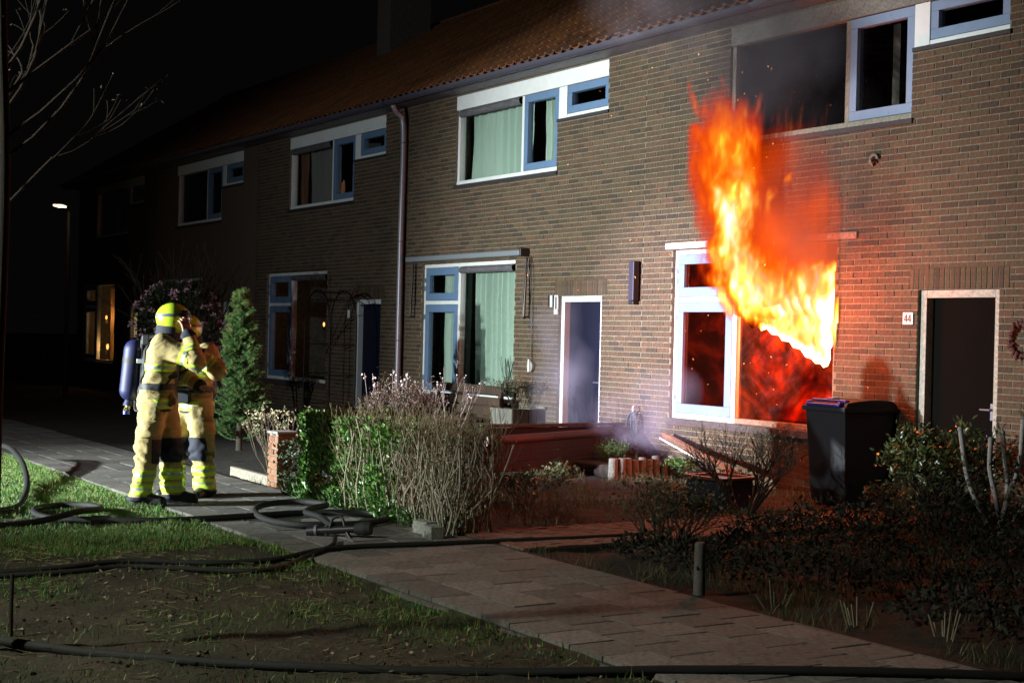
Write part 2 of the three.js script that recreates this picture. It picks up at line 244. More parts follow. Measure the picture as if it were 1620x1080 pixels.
  // eaves: soffit boards and gutter, roof with pantiles
  for (let k = 0; k < 6; k++) mesh('soffit_board', bx(a + k * 1.08 + 0.004, a + (k + 1) * 1.08 - 0.004, 5.285, 5.305, 0.012, 0.33, 0.003), M.soffit, h);
  const gs = new THREE.Shape(); gs.moveTo(-0.07, 0.10); gs.lineTo(-0.07, 0.03); gs.quadraticCurveTo(-0.06, -0.04, 0, -0.04); gs.quadraticCurveTo(0.07, -0.04, 0.075, 0.04); gs.lineTo(0.075, 0.10); gs.lineTo(0.065, 0.10); gs.lineTo(0.06, 0.03); gs.quadraticCurveTo(0.05, -0.028, 0, -0.028); gs.quadraticCurveTo(-0.05, -0.028, -0.055, 0.03); gs.lineTo(-0.055, 0.10); gs.closePath();
  const gg = new THREE.ExtrudeGeometry(gs, { depth: b - a, bevelEnabled: false, curveSegments: 6 }); gg.rotateY(Math.PI / 2); gg.scale(1, 1, -1); { const ix = gg.index; if (!ix) { const p = gg.attributes.position.array, n = gg.attributes.normal.array; for (const q of [p, n]) for (let t = 0; t < q.length; t += 9) for (let k = 0; k < 3; k++) { const s = q[t + 3 + k]; q[t + 3 + k] = q[t + 6 + k]; q[t + 6 + k] = s; } } } gg.translate(a, 5.31, 0.41);
  mesh('gutter', boxUV(gg), std(0.07, 0.065, 0.09, 0.5, { metalness: 0.2 }), h);
  const len = 5.35, cy = Math.cos(SLOPE), sy = Math.sin(SLOPE);
  const slab = new THREE.BoxGeometry(b - a, 0.12, len), back = slab.clone();
  slab.applyMatrix4(new THREE.Matrix4().makeRotationX(SLOPE)).translate((a + b) / 2, 5.32 + sy * len / 2, 0.44 - cy * len / 2); back.applyMatrix4(new THREE.Matrix4().makeRotationX(-SLOPE)).translate((a + b) / 2, 5.32 + sy * len / 2, 0.44 - cy * len * 1.5);
  const roof = mesh('roof', [boxUV(slab), boxUV(back)], rough(0.045, 0.03, 0.02, 0.9, 0.006), h);
  const tl = [];
  for (let r = 0; r < 16; r++) for (let k = 0; k < 32; k++) { const s = 0.10 + r * 0.335, x = a + 0.11 + k * 0.2; tl.push([x, 5.39 + sy * s, 0.475 - cy * s, far(x + X, 5.39 + sy * s, 0.5 - cy * s), inFrame(x + X, 5.39 + sy * s, 0.475 - cy * s)]); }
  tl.sort((p, q) => (q[4] - p[4]) || p[3] - q[3]);
  const tm = [], tc = [];
  tl.forEach(([x, y, z], n) => {
    const ry = rr(-0.012, 0.012), rx = SLOPE + rr(-0.012, 0.012), dy = rr(-0.004, 0.006);
    if (opt.tiles && n < 290) { const m = mesh('roof_tile', tileGeo, pick(tileMats), roof); m.position.set(x, y + dy, z); m.rotation.set(rx, ry, 0); } else { tm.push(mat4(x, y + dy, z, rx, ry, 0)); const v = rr(0.75, 1.2); tc.push(C(0.27 * v, 0.095 * v, 0.027 * v)); }
  });
  instanced('roof_tile', tileGeo, std(1, 1, 1, 0.75, { map: grain4 }), tm, tc, roof);
  const cap = []; for (let k = 0; k < 17; k++) { const g = new THREE.CylinderGeometry(0.10, 0.115, 0.40, 8, 1, true, 0, Math.PI); g.rotateZ(Math.PI / 2); g.rotateX(Math.PI); cap.push(g.translate(a + 0.2 + k * 0.38, 5.42 + sy * len, 0.44 - cy * len)); }
  mesh('ridge_tiles', cap.map(boxUV), tileMats[1], roof, null, 'stuff');
  return { h, X, wall, w, u, d };
}
const warmGlow = new THREE.MeshStandardMaterial({ color: C(0.5, 0.4, 0.25), emissive: C(1, 0.72, 0.32), emissiveIntensity: 0.22, roughness: 0.6 });
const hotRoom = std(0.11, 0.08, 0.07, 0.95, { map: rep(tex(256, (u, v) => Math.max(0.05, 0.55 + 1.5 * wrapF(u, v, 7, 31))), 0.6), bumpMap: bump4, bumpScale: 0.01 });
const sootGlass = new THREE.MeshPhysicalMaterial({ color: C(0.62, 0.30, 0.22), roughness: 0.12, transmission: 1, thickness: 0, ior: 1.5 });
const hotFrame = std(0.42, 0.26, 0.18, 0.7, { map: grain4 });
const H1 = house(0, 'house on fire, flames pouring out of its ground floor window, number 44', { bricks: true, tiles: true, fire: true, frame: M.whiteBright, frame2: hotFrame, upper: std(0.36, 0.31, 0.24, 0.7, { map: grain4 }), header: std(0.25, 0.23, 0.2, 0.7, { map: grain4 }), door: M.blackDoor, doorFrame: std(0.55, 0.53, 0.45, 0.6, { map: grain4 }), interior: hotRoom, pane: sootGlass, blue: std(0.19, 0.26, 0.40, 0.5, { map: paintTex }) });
const H2 = house(1, 'brick house with pale curtains and an awning, left neighbour of the fire', { bricks: true, tiles: true, blind: true });
const H3 = house(2, 'dim brick house with dark curtains behind a metal garden arch', { blind: true });
const H4 = house(3, 'almost dark house beyond the pink rhododendron, lit glass in its door', { plain: true, doorGlass: warmGlow });
const H5 = house(4, 'farthest dark house with a warm strip of light in its window', { plain: true, doorGlass: warmGlow });

// lintel strip over the burning window, house numbers, bell, wall hook
mesh('lintel', [bx(-0.12, 0.75, 2.725, 2.80, -0.02, 0.035)], M.whiteBright, H1.h);
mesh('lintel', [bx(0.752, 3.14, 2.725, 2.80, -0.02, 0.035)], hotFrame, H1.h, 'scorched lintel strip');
{
  const n = mesh('house_number', bx(3.80, 3.935, 1.835, 1.955, 0.010, 0.022, 0.003), M.whiteBright, H1.h);
  const t = new TextGeometry('44', { font, size: 0.078, depth: 0.003, curveSegments: 4 }); t.computeBoundingBox(); const wdt = t.boundingBox.max.x; t.scale(0.095 / wdt, 1, 1); t.translate(3.82, 1.857, 0.0225); mesh('numeral', t, std(0.03, 0.03, 0.03, 0.6), n);
  // broken bracket stump with its ring of old mortar
  const st = mesh('bracket_stump', [new THREE.TorusGeometry(0.05, 0.018, 6, 12, 4.6).translate(3.36, 3.525, 0.03), rod([3.36, 3.525, 0.0], [3.36, 3.50, 0.09], 0.02)], rough(0.32, 0.27, 0.22), H1.h);
  mesh('house_number', bx(3.73, 3.82, 1.86, 2.0, 0.010, 0.022, 0.003), M.whiteBright, H3.h);
  const sg = mesh('nameplate', [bx(3.72, 3.775, 2.03, 2.19, 0.01, 0.02, 0.002), bx(3.835, 3.89, 2.03, 2.19, 0.01, 0.02, 0.002)], M.iron, H2.h); mesh('white_bar', bx(3.776, 3.834, 2.03, 2.19, 0.01, 0.024, 0.002), M.whiteBright, sg);
  const bell = mesh('doorbell', ring(3.90, 3.985, 1.93, 2.19, 0.022, 0.01, 0.035, 0.004).slice(1), M.whiteBright, H2.h); mesh('bell_button', bx(3.915, 3.97, 2.0, 2.17, 0.012, 0.028, 0.003), M.iron, bell); mesh('bell_foot', bx(3.90, 3.985, 1.93, 1.995, 0.0105, 0.036, 0.004), M.whiteBright, bell);
}
// chimneys on the ridge between the houses
for (const [x, lab] of [[-28.05, 'wide brick chimney on the roof above the dim house']]) {
  const c = thing('chimney', lab, 'chimney', [x, 0, -3.2]);
  mesh('stack', boxUV(new THREE.BoxGeometry(0.6, 2.6, 0.95).translate(0, 8.35, 0)), rough(0.16, 0.13, 0.10, 0.95, 0.01), c); mesh('cap', bx(-0.36, 0.36, 9.65, 9.75, -0.54, 0.54, 0.02), M.concrete, c);
  for (const z of [-0.25, 0.25]) mesh('chimney_pot', new THREE.CylinderGeometry(0.09, 0.11, 0.35, 10).translate(0, 9.92, z), tileMats[0], c);
}
// rainwater pipe at the party wall
{
  const p = thing('drainpipe', 'grey rainwater pipe running down the wall from the gutter', 'pipe', [-21.58, 0, 0.09]);
  mesh('pipe', tube([[0, 5.3, 0.2], [0, 5.22, 0.18], [0, 5.13, 0.03], [0, 5.0, 0], [0, 3, 0], [0, 0, 0]], 0.05, 40, 12), std(0.30, 0.29, 0.33, 0.4, { metalness: 0.3 }), p);
  for (const y of [4.7, 3.1, 1.5]) mesh('pipe_clamp', [new THREE.TorusGeometry(0.053, 0.008, 6, 14).rotateX(Math.PI / 2).translate(0, y, 0), rod([0, y, -0.05], [0, y, -0.09], 0.01)], M.zinc, p);
}
// awning cassette with folded arms, crank cord and winder (second house)
{
  const a = thing('awning', 'grey folded awning box above the curtained ground floor window', 'awning', [-20.99, 0, 0]);
  mesh('cassette', [bx(-0.32, 3.16, 2.752, 2.84, 0.012, 0.15, 0.025)], std(0.16, 0.18, 0.20, 0.5), a); mesh('end_cap', bx(3.162, 3.21, 2.74, 2.86, 0.0125, 0.16, 0.015), M.blackPlastic, a);
  for (const x of [-0.2, 3.22]) mesh('arm', [beam([x, 2.73, 0.06], [x + 0.02, 1.86, 0.10], 0.03, 0.035), beam([x + 0.05, 2.74, 0.1], [x + 0.05, 2.06, 0.14], 0.018, 0.018), rod([x + 0.01, 1.9, 0.0], [x + 0.03, 1.88, 0.13], 0.014)], x > 0 ? std(0.07, 0.055, 0.05, 0.5) : std(0.05, 0.045, 0.04, 0.5), a);
  mesh('cord', tube([[3.29, 2.72, 0.12], [3.33, 2.5, 0.07], [3.34, 1.95, 0.03], [3.35, 1.3, 0.03]], 0.008, 20, 5), M.blackPlastic, a);
  const wd = mesh('winder', new THREE.CylinderGeometry(0.075, 0.075, 0.05, 16).rotateX(Math.PI / 2).translate(3.36, 1.2, 0.035), std(0.25, 0.25, 0.24, 0.5), a); mesh('winder_slot', bx(3.33, 3.36, 1.12, 1.30, 0.061, 0.075, 0.006), M.whiteBright, wd);
}
// outdoor wall lamp, not lit
{ const l = thing('wall_lamp', 'unlit tall dark wall lamp between door and burning window', 'lamp', [-15.20, 2.06, 0]); mesh('shade', bx(-0.055, 0.055, 0.04, 0.54, 0.03, 0.12, 0.012), std(0.03, 0.025, 0.05, 0.5), l); mesh('bracket', [bx(-0.075, 0.03, -0.005, 0.038, 0.01, 0.10, 0.008), bx(-0.03, 0.03, 0.2, 0.38, 0.008, 0.03, 0.003)], M.blackPlastic, l); }
// wreath on the right-hand wall
{ const w = thing('wreath', 'small dark red wreath hanging on the wall right of the black door', 'wreath', [-9.22, 1.70, 0.04]); const g = []; for (let i = 0; i < 34; i++) { const t = i / 34 * 6.283, s = rr(0.03, 0.05); g.push(new THREE.IcosahedronGeometry(s, 0).scale(1, 0.5, 0.6).rotateZ(rr(0, 6)).translate(Math.cos(t) * 0.12, Math.sin(t) * 0.15, rr(-0.01, 0.02))); } mesh('twigs', g, std(0.09, 0.025, 0.022, 0.9), w); mesh('hook', rod([0, 0.16, -0.03], [0, 0.2, 0.01], 0.006), M.zinc, w); }

// curtains: folded cloth hung behind the panes
function curtain(label, x0, x1, y0, y1, z, mat, folds = 9, depth = 0.045, cat = 'curtain') {
  const n = Math.max(24, Math.round(folds * 12)), g = new THREE.PlaneGeometry(x1 - x0, y1 - y0, n, 14), p = g.attributes.position, s0 = rr(0, 50);
  for (let i = 0; i < p.count; i++) { const u = p.getX(i) / (x1 - x0) + 0.5, v = p.getY(i) / (y1 - y0) + 0.5, ph = u * folds * 6.283 + 4.2 * nz(u * 2.6, v * 0.5, s0); p.setZ(i, depth * (0.65 + 0.6 * nz(u * 4, 0.3, s0 + 4)) * Math.sin(ph) * (0.75 + 0.4 * v) + 0.02 * nz(u * 9, v * 3, s0)); p.setX(i, p.getX(i) + 0.012 * Math.cos(ph)); }
  g.computeVertexNormals(); g.translate((x0 + x1) / 2, (y0 + y1) / 2, z);
  const o = thing('curtain', label, cat, [0, 0, 0]); mesh('cloth', g, mat, o); mesh('rail', rod([x0, y1 + 0.012, z], [x1, y1 + 0.012, z], 0.012), M.zinc, o); return o;
}
const paleCloth = std(0.37, 0.47, 0.40, 0.95, { side: THREE.DoubleSide, bumpMap: bump4, bumpScale: 0.002 });
const dullCloth = std(0.20, 0.19, 0.17, 0.95, { side: THREE.DoubleSide }), brownCloth = std(0.22, 0.09, 0.045, 0.95, { side: THREE.DoubleSide });
curtain('pale green curtain behind the big pane under the awning', -19.68, -18.22, 0.72, 2.62, -0.27, paleCloth, 9, 0.075);
curtain('narrow pale curtain strip behind the mullion of the awning window', -20.06, -19.86, 0.72, 2.62, -0.26, paleCloth, 2, 0.03);
curtain('pale curtain behind the blue casements under the awning', -20.62, -20.2, 0.72, 2.62, -0.25, paleCloth, 3, 0.05);
curtain('pale curtain behind the large upstairs pane of the house with the awning', -19.82, -18.14, 3.92, 5.0, -0.24, paleCloth, 8, 0.06);
curtain('pale curtain behind the open upstairs blue casement', -17.78, -17.25, 3.92, 5.0, -0.24, paleCloth, 5, 0.05);
curtain('dull dark curtain across the upstairs window left of the drainpipe', -25.95, -24.7, 3.92, 5.0, -0.24, dullCloth, 6);
curtain('brown curtain strip at the left edge upstairs, left of the drainpipe', -26.36, -26.05, 3.92, 5.0, -0.23, brownCloth, 3);
curtain('long brown curtain beside the candle in the dim ground floor window', -25.9, -25.2, 0.72, 2.6, -1.1, std(0.30, 0.16, 0.06, 0.95, { side: THREE.DoubleSide }), 5);
{ // child's paper cut-out on the upstairs casement
  const s = new THREE.Shape(); [[0, 0], [0.16, 0], [0.17, 0.1], [0.15, 0.24], [0.1, 0.26], [0.07, 0.23], [0.01, 0.2], [0.02, 0.13], [-0.01, 0.08]].forEach(([x, y], i) => (i ? s.lineTo(x, y) : s.moveTo(x, y)));
  single('paper_cutout', new THREE.ExtrudeGeometry(s, { depth: 0.004, bevelEnabled: false }).translate(-24.36, 4.06, -0.12), std(0.75, 0.26, 0.09, 0.8), 'orange paper cut-out stuck inside the dark upstairs casement', 'decoration');
}
{ // pot with dry twigs on the sill of the awning window
  const p = thing('potted_plant', 'dark pot with dry twigs on the inner sill below the green curtain', 'pot plant', [-18.6, 0.735, -0.165]);
  mesh('pot', new THREE.LatheGeometry([[0, 0], [0.05, 0], [0.062, 0.05], [0.064, 0.15], [0.052, 0.19], [0.058, 0.21], [0.048, 0.21], [0.045, 0.17], [0, 0.16]].map((q) => new THREE.Vector2(...q)), 18), std(0.02, 0.02, 0.02, 0.35), p);
  const g = []; for (let i = 0; i < 22; i++) { const a = rr(0, 6.28), t = rr(0.08, 0.24); g.push(tube([[0, 0.18, 0], [Math.cos(a) * t * 0.5, 0.3, Math.sin(a) * 0.02], [Math.cos(a) * t, rr(0.38, 0.6), Math.sin(a) * 0.03]], 0.003, 5, 4)); } mesh('twigs', g, M.bark, p);
}
// a lit corner in the two far houses
function candle(label, x, y, z, pow, scale = 1) {
  const o = thing('candle', label, 'candle', [x, y, z], 0, 'candles in the windows'); mesh('holder', new THREE.CylinderGeometry(0.03 * scale, 0.035 * scale, 0.07 * scale, 10), std(0.5, 0.4, 0.3, 0.5), o);
  mesh('flame', new THREE.SphereGeometry(0.022 * scale, 8, 8).scale(1, 2, 1).translate(0, 0.085 * scale, 0), new THREE.MeshBasicMaterial({ color: C(3.2, 1.3, 0.35) }), o);
  const l = new THREE.PointLight(C(1, 0.5, 0.16), pow); l.position.set(x, y + 0.085 * scale, z); l.castShadow = true; l.shadow.radius = 1; scene.add(l);
}
candle('small candle glimmering behind the dim window left of the garden arch', -26.35, 1.66, -0.75, 0.22);
candle('candle low behind the farthest window, burning brightest', -39.0, 0.92, -0.3, 0.6, 1.7);
candle('upper faint candle beside the curtain of the farthest window', -39.5, 1.72, -0.4, 0.5, 1.3);
curtain('warm lit curtain strip in the farthest ground floor window', -39.75, -39.35, 0.72, 2.6, -0.6, std(0.5, 0.33, 0.16, 0.95, { side: THREE.DoubleSide }), 4);

// ---------- lamps out of the frame: scene-lighting mast of the fire crew, street lamp ----------
function spot(o) { const l = new THREE.SpotLight(C(...o.color), o.power, 0, o.angle * Math.PI / 180, o.pen ?? 1, 2); l.position.set(...o.at); l.target.position.set(...o.to); l.castShadow = true; l.shadow.radius = o.soft ?? 4; scene.add(l); scene.add(l.target); }
for (const [mx, lamps, lab] of [[-15.5, [FLOOD, WIDE, SEARCH], 'tripod mast with three work floodlights standing out on the grass']]) {
  const t = thing('floodlight_mast', lab, 'floodlight', [mx, 0, 17.8]);
  mesh('mast', [rod([0, 0.3, 0], [0, lamps.length > 1 ? 3.9 : 2.6, 0], 0.03, 0.022, 10)], M.zinc, t);
  for (let k = 0; k < 3; k++) { const a = k * 2.094 + 0.4; mesh('leg', rod([0, 1.0, 0], [Math.cos(a) * 0.8, 0.02, Math.sin(a) * 0.8], 0.018, 0.018, 8), M.zinc, t); }
  for (const o of lamps) {
    const p = V(...o.at).sub(t.position), dir = V(...o.to).sub(V(...o.at)).normalize(), q = new THREE.Quaternion().setFromUnitVectors(V(0, 0, 1), dir), m = new THREE.Matrix4().compose(p.clone().addScaledVector(dir, -0.07), q, V(1, 1, 1));
    mesh('lamp_head', [...ring(-0.17, 0.17, -0.13, 0.13, 0.02, -0.06, 0.045), bx(-0.15, 0.15, -0.11, 0.11, -0.07, -0.02)].map((g) => g.applyMatrix4(m)), M.blackPlastic, t);
    mesh('lamp_glass', bx(-0.148, 0.148, -0.108, 0.108, 0.0, 0.01, 0).applyMatrix4(m), new THREE.MeshStandardMaterial({ color: C(0.8, 0.8, 0.8), emissive: C(...o.color), emissiveIntensity: 6 }), t);
    spot(o);
  }
}
function streetLamp(label, x, z, h, arm, emis) {
  const t = thing('street_lamp', label, 'street lamp', [x, 0, z], 0, 'street lamps');
  mesh('post', [rod([0, -0.05, 0], [0, h, 0], 0.06, 0.04, 10), rod([0, h - 0.03, 0], [arm[0], h + 0.05, arm[1]], 0.03, 0.025, 8)], std(0.02, 0.022, 0.02, 0.7), t);
  const q = new THREE.Matrix4().makeRotationY(Math.atan2(arm[0], arm[1])).setPosition(arm[0], h + 0.03, arm[1]);
  mesh('lamp_head', [bx(-0.11, 0.11, 0, 0.09, -0.15, 0.38, 0.03)].map((g) => g.applyMatrix4(q)), M.zinc, t); mesh('lamp_glass', bx(-0.09, 0.09, -0.035, -0.002, -0.08, 0.34, 0.015).applyMatrix4(q), new THREE.MeshBasicMaterial({ color: C(...emis) }), t); return t;
}
streetLamp('small distant street lamp glowing left behind the firefighters', -33.7, 2.2, 4.2, [0.5, 0.3], [6, 4.6, 2.2]);
{ const l = new THREE.PointLight(C(1, 0.8, 0.45), 0.25); l.position.set(-33.1, 4.1, 2.55); l.castShadow = true; scene.add(l); }
streetLamp('street lamp beside the pavement in front of the gardens', STREET.at[0] - 0.5, STREET.at[2] + 0.5, STREET.at[1], [0.5, -0.4], [2, 1.7, 1.3]);
spot({ ...STREET, at: [STREET.at[0], STREET.at[1] - 0.1, STREET.at[2]] });

// ---------- plants ----------
const leafMat = (r, g, b, ro = 0.5) => new THREE.MeshPhysicalMaterial({ color: C(r, g, b), roughness: ro, side: THREE.DoubleSide });
const leafGeo = (() => { const p = [[0, 0, 0], [0.22, 0.35, 0.05], [0.2, 0.7, 0.03], [0, 1, -0.06], [-0.2, 0.7, 0.03], [-0.22, 0.35, 0.05], [0, 0.5, -0.03]], ix = [0, 1, 6, 1, 2, 6, 2, 3, 6, 3, 4, 6, 4, 5, 6, 5, 0, 6], g = new THREE.BufferGeometry(); g.setAttribute('position', new THREE.BufferAttribute(new Float32Array(p.flat()), 3)); g.setIndex(ix); g.computeVertexNormals(); g.setAttribute('uv', new THREE.BufferAttribute(new Float32Array(14), 2)); return g; })();
const bladeGeo = (() => { const p = [[-0.5, 0, 0], [0.5, 0, 0], [-0.38, 0.45, 0.06], [0.38, 0.45, 0.06], [0, 1, 0.3]], g = new THREE.BufferGeometry(); g.setAttribute('position', new THREE.BufferAttribute(new Float32Array(p.flat()), 3)); g.setIndex([0, 1, 3, 0, 3, 2, 2, 3, 4]); g.computeVertexNormals(); g.setAttribute('uv', new THREE.BufferAttribute(new Float32Array(10), 2)); return g; })();
const needleGeo = new THREE.ConeGeometry(0.5, 1, 4, 1, true).translate(0, 0.5, 0);
const dirQ = new THREE.Quaternion();
function leafAt(x, y, z, dx, dy, dz, len, wid = len) { dirQ.setFromUnitVectors(V(0, 1, 0), V(dx, dy, dz).normalize()); const q = dirQ.clone().multiply(new THREE.Quaternion().setFromAxisAngle(V(0, 1, 0), rr(0, 6.28))); return new THREE.Matrix4().compose(V(x, y, z), q, V(wid, len, wid)); }
const tone = (c, v = 0.35) => { const k = 1 - v / 2 + v * rnd(); return C(c[0] * k * rr(0.9, 1.12), c[1] * k, c[2] * k * rr(0.85, 1.1)); };
// branching twigs; returns geometry list and the tips
function twigs(base, dir, len, r, depth, o, out, tips) {
  const bend = V(rr(-1, 1), rr(-0.4, 1), rr(-1, 1)).multiplyScalar(o.bend ?? 0.25), d2 = dir.clone().add(bend).normalize(), mid = base.clone().addScaledVector(dir, len * 0.5), end = mid.clone().addScaledVector(d2, len * 0.5);
  out.push(tube([base.toArray(), mid.toArray(), end.toArray()], r, 3, depth > 1 ? 5 : 4)); 
  if (depth <= 0) { tips.push([end, d2]); return; }
  const n = o.split ? Math.round(rr(o.split[0], o.split[1])) : 2;
  for (let k = 0; k < n; k++) { const nd = d2.clone().add(V(rr(-1, 1), rr(-0.3, 0.8), rr(-1, 1)).multiplyScalar(o.spread ?? 0.7)).normalize(); twigs(k ? mid.clone().lerp(end, rr(0.2, 1)) : end, nd, len * rr(0.6, 0.85), r * (o.thin ?? 0.62), depth - 1, o, out, tips); }
}
// ---- hedge along the pavement: leafy on the left, bare stems on the right ----
{
  const h = thing('hedge', 'clipped hedge, leafy green at its left end and bare stems at its right', 'hedge', [0, 0, 0]);
  const L = [], Cc = [], st = [], tw = [];
  const top = (x) => (x < -12.0 ? 0.87 + 0.10 * nz(x * 2.2, 1, 3) : 0.83 + 0.06 * nz(x * 3, 1, 3)), front = (x) => 5.42 + 0.10 * nz(x * 1.7, 4, 9) + (x < -12.9 ? -(x + 12.9) * -0.25 : 0);
  const leafy = (x, y) => sst(-10.8, -11.95, x + 0.5 * nz(x * 3, y * 3, 1)) ;
  let guard = 0;
  while (L.length < 17000 && guard++ < 400000) {
    const x = -10.4 - 3.02 * Math.pow(rnd(), 0.55), edge = rnd(), y = edge < 0.25 ? top(x) - 0.1 * rnd() : rr(0.02, top(x)), z = edge < 0.25 ? rr(4.62, front(x)) : front(x) - 0.16 * Math.pow(rnd(), 1.4) - (y < 0.12 ? 0 : 0), f = leafy(x, y), low = sst(0.42, 0.12, y + 0.15 * nz(x * 4, 2, 2)) * 0.5 * sst(-10.3, -11.2, x), k = fbm(x * 4.2, y * 4.2, z * 4, 2);
    if (rnd() > Math.max(f, low) || k < -0.12 + 0.1 * (1 - f)) continue;
    const out = nz(x * 2, y * 2, 5) * 0.06; L.push(leafAt(x + rr(-0.02, 0.02), y, z + out + rr(-0.02, 0.05), rr(-0.8, 0.8), rr(0.1, 1.2), rr(-0.2, 1), rr(0.032, 0.06), rr(0.036, 0.06))); Cc.push(tone(rnd() < 0.16 ? [0.16, 0.24, 0.06] : [0.07, 0.18, 0.03], 0.6));
  }
  // ground cover and sprays at the foot
  for (let i = 0; i < 3800; i++) { const x = rr(-13.5, -10.3), z = 5.32 + 0.14 * rnd() * (1 + nz(x * 3, 1, 1)) * sst(-10.2, -11.2, x) ; if (nz(x * 3.2, 7, 1) < -0.2) continue; L.push(leafAt(x, rr(0.0, 0.16), z + rr(-0.08, 0.08), rr(-1, 1), rr(0.4, 1.4), rr(-0.2, 1), rr(0.03, 0.075), rr(0.02, 0.045))); Cc.push(tone([0.05, 0.11, 0.03], 0.7)); }
  instanced('foliage', leafGeo, leafMat(1, 1, 1, 0.38), L, Cc, h);
  for (let i = 0; i < 280; i++) { const x = -10.28 - 2.2 * Math.pow(rnd(), 1.35), z = rr(5.0, 5.46), H = top(x) * rr(0.72, 1.06), x2 = x + rr(-0.36, 0.3), r = rr(0.003, 0.010); st.push(tube([[x, 0, z], [x + (x2 - x) * 0.3 + rr(-0.03, 0.03), H * 0.35, z + rr(-0.05, 0.05)], [x2 + rr(-0.03, 0.03), H * 0.7, z + rr(-0.07, 0.07)], [x2 + rr(-0.08, 0.08), H, z + rr(-0.08, 0.08)]], r, 6, 4)); }
  mesh('stems', st, rough(0.42, 0.37, 0.26, 0.85, 0.003), h, null, 'stuff');
  for (let i = 0; i < 1500; i++) { const x = -10.2 - 2.5 * Math.pow(rnd(), 1.2), y = top(x) * (0.12 + 0.86 * Math.pow(rnd(), 0.6)), z = rr(4.9, 5.48), a = rr(0, 6.28), l = rr(0.06, 0.26); tw.push(tube([[x, y, z], [x + Math.cos(a) * l * 0.5, y + l * 0.5, z + Math.sin(a) * l * 0.4], [x + Math.cos(a) * l * 0.8, y + l * 1.1, z + Math.sin(a) * l * 0.6]], rr(0.0018, 0.0035), 2, 3)); }
  mesh('twigs', tw, rough(0.30, 0.22, 0.12, 0.9, 0.003), h, null, 'stuff');
  const dl = [], dc = []; for (let i = 0; i < 5600; i++) { const x = rr(-12.6, -10.2), y = top(x) * Math.pow(rnd(), 0.4); dl.push(leafAt(x, y, rr(4.95, 5.46), rr(-1, 1), rr(-0.8, 1), rr(-1, 1), rr(0.018, 0.036), rr(0.02, 0.035))); dc.push(tone(rnd() < 0.4 ? [0.08, 0.11, 0.03] : [0.17, 0.10, 0.05], 0.6)); } instanced('dry_leaves', leafGeo, leafMat(1, 1, 1, 0.6), dl, dc, h);
}
// generic shrub: stems, leaves through the volume in clumps
function shrub(name, label, x, z, o) {
  const t = thing(name, label, o.cat || 'shrub', [x, 0, z]); const g = [], tips = [];
  for (let k = 0; k < (o.stems ?? 7); k++) { const a = rr(0, 6.28), d = V(Math.cos(a) * (o.lean ?? 0.6), 1, Math.sin(a) * (o.lean ?? 0.6)).normalize(); twigs(V(Math.cos(a) * 0.05, 0.0, Math.sin(a) * 0.05), d, o.h * (o.first ?? 0.42), o.r ?? 0.012, o.depth ?? 3, o, g, tips); }
  if (g.length) mesh('branches', g, o.bark || M.darkBark, t, null, 'stuff');
  if (o.leaves) {
    const L = [], Cs = []; for (let i = 0; i < o.leaves; i++) { let p; if (tips.length && rnd() < (o.onTips ?? 0.8)) { const [e] = pick(tips); p = V(e.x + rr(-1, 1) * (o.clump ?? 0.06), e.y + rr(-1, 0.7) * (o.clump ?? 0.06), e.z + rr(-1, 1) * (o.clump ?? 0.06)); } else { const a = rr(0, 6.28), q = Math.sqrt(rnd()); p = V(Math.cos(a) * q * o.h * 0.4, rr(0.05, o.h * 0.9), Math.sin(a) * q * o.h * 0.4); } if (p.y < 0.01) continue; L.push(leafAt(p.x, p.y, p.z, rr(-1, 1), rr(-0.2, 1.2), rr(-1, 1), rr(o.leaf * 0.7, o.leaf * 1.3), rr(o.leaf * 0.6, o.leaf) * (o.slim ?? 1))); Cs.push(tone(pick(o.colors), 0.5)); }
    instanced('leaves', leafGeo, leafMat(1, 1, 1, o.gloss ?? 0.5), L, Cs, t);
  }
  return { t, tips };
}
shrub('bare_bush', 'tangled bare bush in front of the sill of the burning window', -10.72, 2.0, { h: 0.98, stems: 12, depth: 4, split: [2, 3.4], r: 0.011, lean: 0.75, spread: 0.75, first: 0.34, leaves: 260, leaf: 0.03, colors: [[0.06, 0.07, 0.025], [0.05, 0.035, 0.02]] });
shrub('dark_shrub', 'dark twiggy shrub with small leaves at the edge of the pavement', -8.98, 4.25, { h: 0.66, stems: 14, depth: 4, split: [2, 3], r: 0.008, lean: 0.85, spread: 0.8, first: 0.32, leaves: 2200, leaf: 0.03, clump: 0.08, colors: [[0.045, 0.055, 0.02], [0.06, 0.06, 0.025], [0.035, 0.045, 0.02]], bark: M.bark });
shrub('evergreen_shrub', 'glossy evergreen shrub growing before the black front door', -9.28, 0.95, { h: 0.98, stems: 12, depth: 3, split: [2, 3.4], r: 0.010, lean: 0.6, first: 0.36, leaves: 2600, leaf: 0.062, clump: 0.09, gloss: 0.3, colors: [[0.06, 0.085, 0.025], [0.075, 0.08, 0.03], [0.045, 0.065, 0.02]] });
shrub('heather_bush', 'brown bush with whitish tips behind the leafy hedge', -15.3, 3.3, { h: 1.0, stems: 15, depth: 3, split: [3, 4], r: 0.006, lean: 0.24, spread: 0.34, first: 0.4, leaves: 3600, leaf: 0.026, clump: 0.05, colors: [[0.11, 0.065, 0.042], [0.08, 0.048, 0.03], [0.15, 0.12, 0.09], [0.06, 0.045, 0.025]], bark: M.bark });
shrub('herb_plant', 'feathery bright green herb by the log edging, wrapped in smoke', -14.62, 0.75, { h: 0.36, stems: 20, depth: 2, split: [3, 4], r: 0.003, lean: 0.4, spread: 0.5, first: 0.45, leaves: 1300, leaf: 0.04, slim: 0.3, clump: 0.05, colors: [[0.06, 0.17, 0.05], [0.08, 0.20, 0.06]], cat: 'plant', bark: std(0.06, 0.14, 0.04, 0.7) });
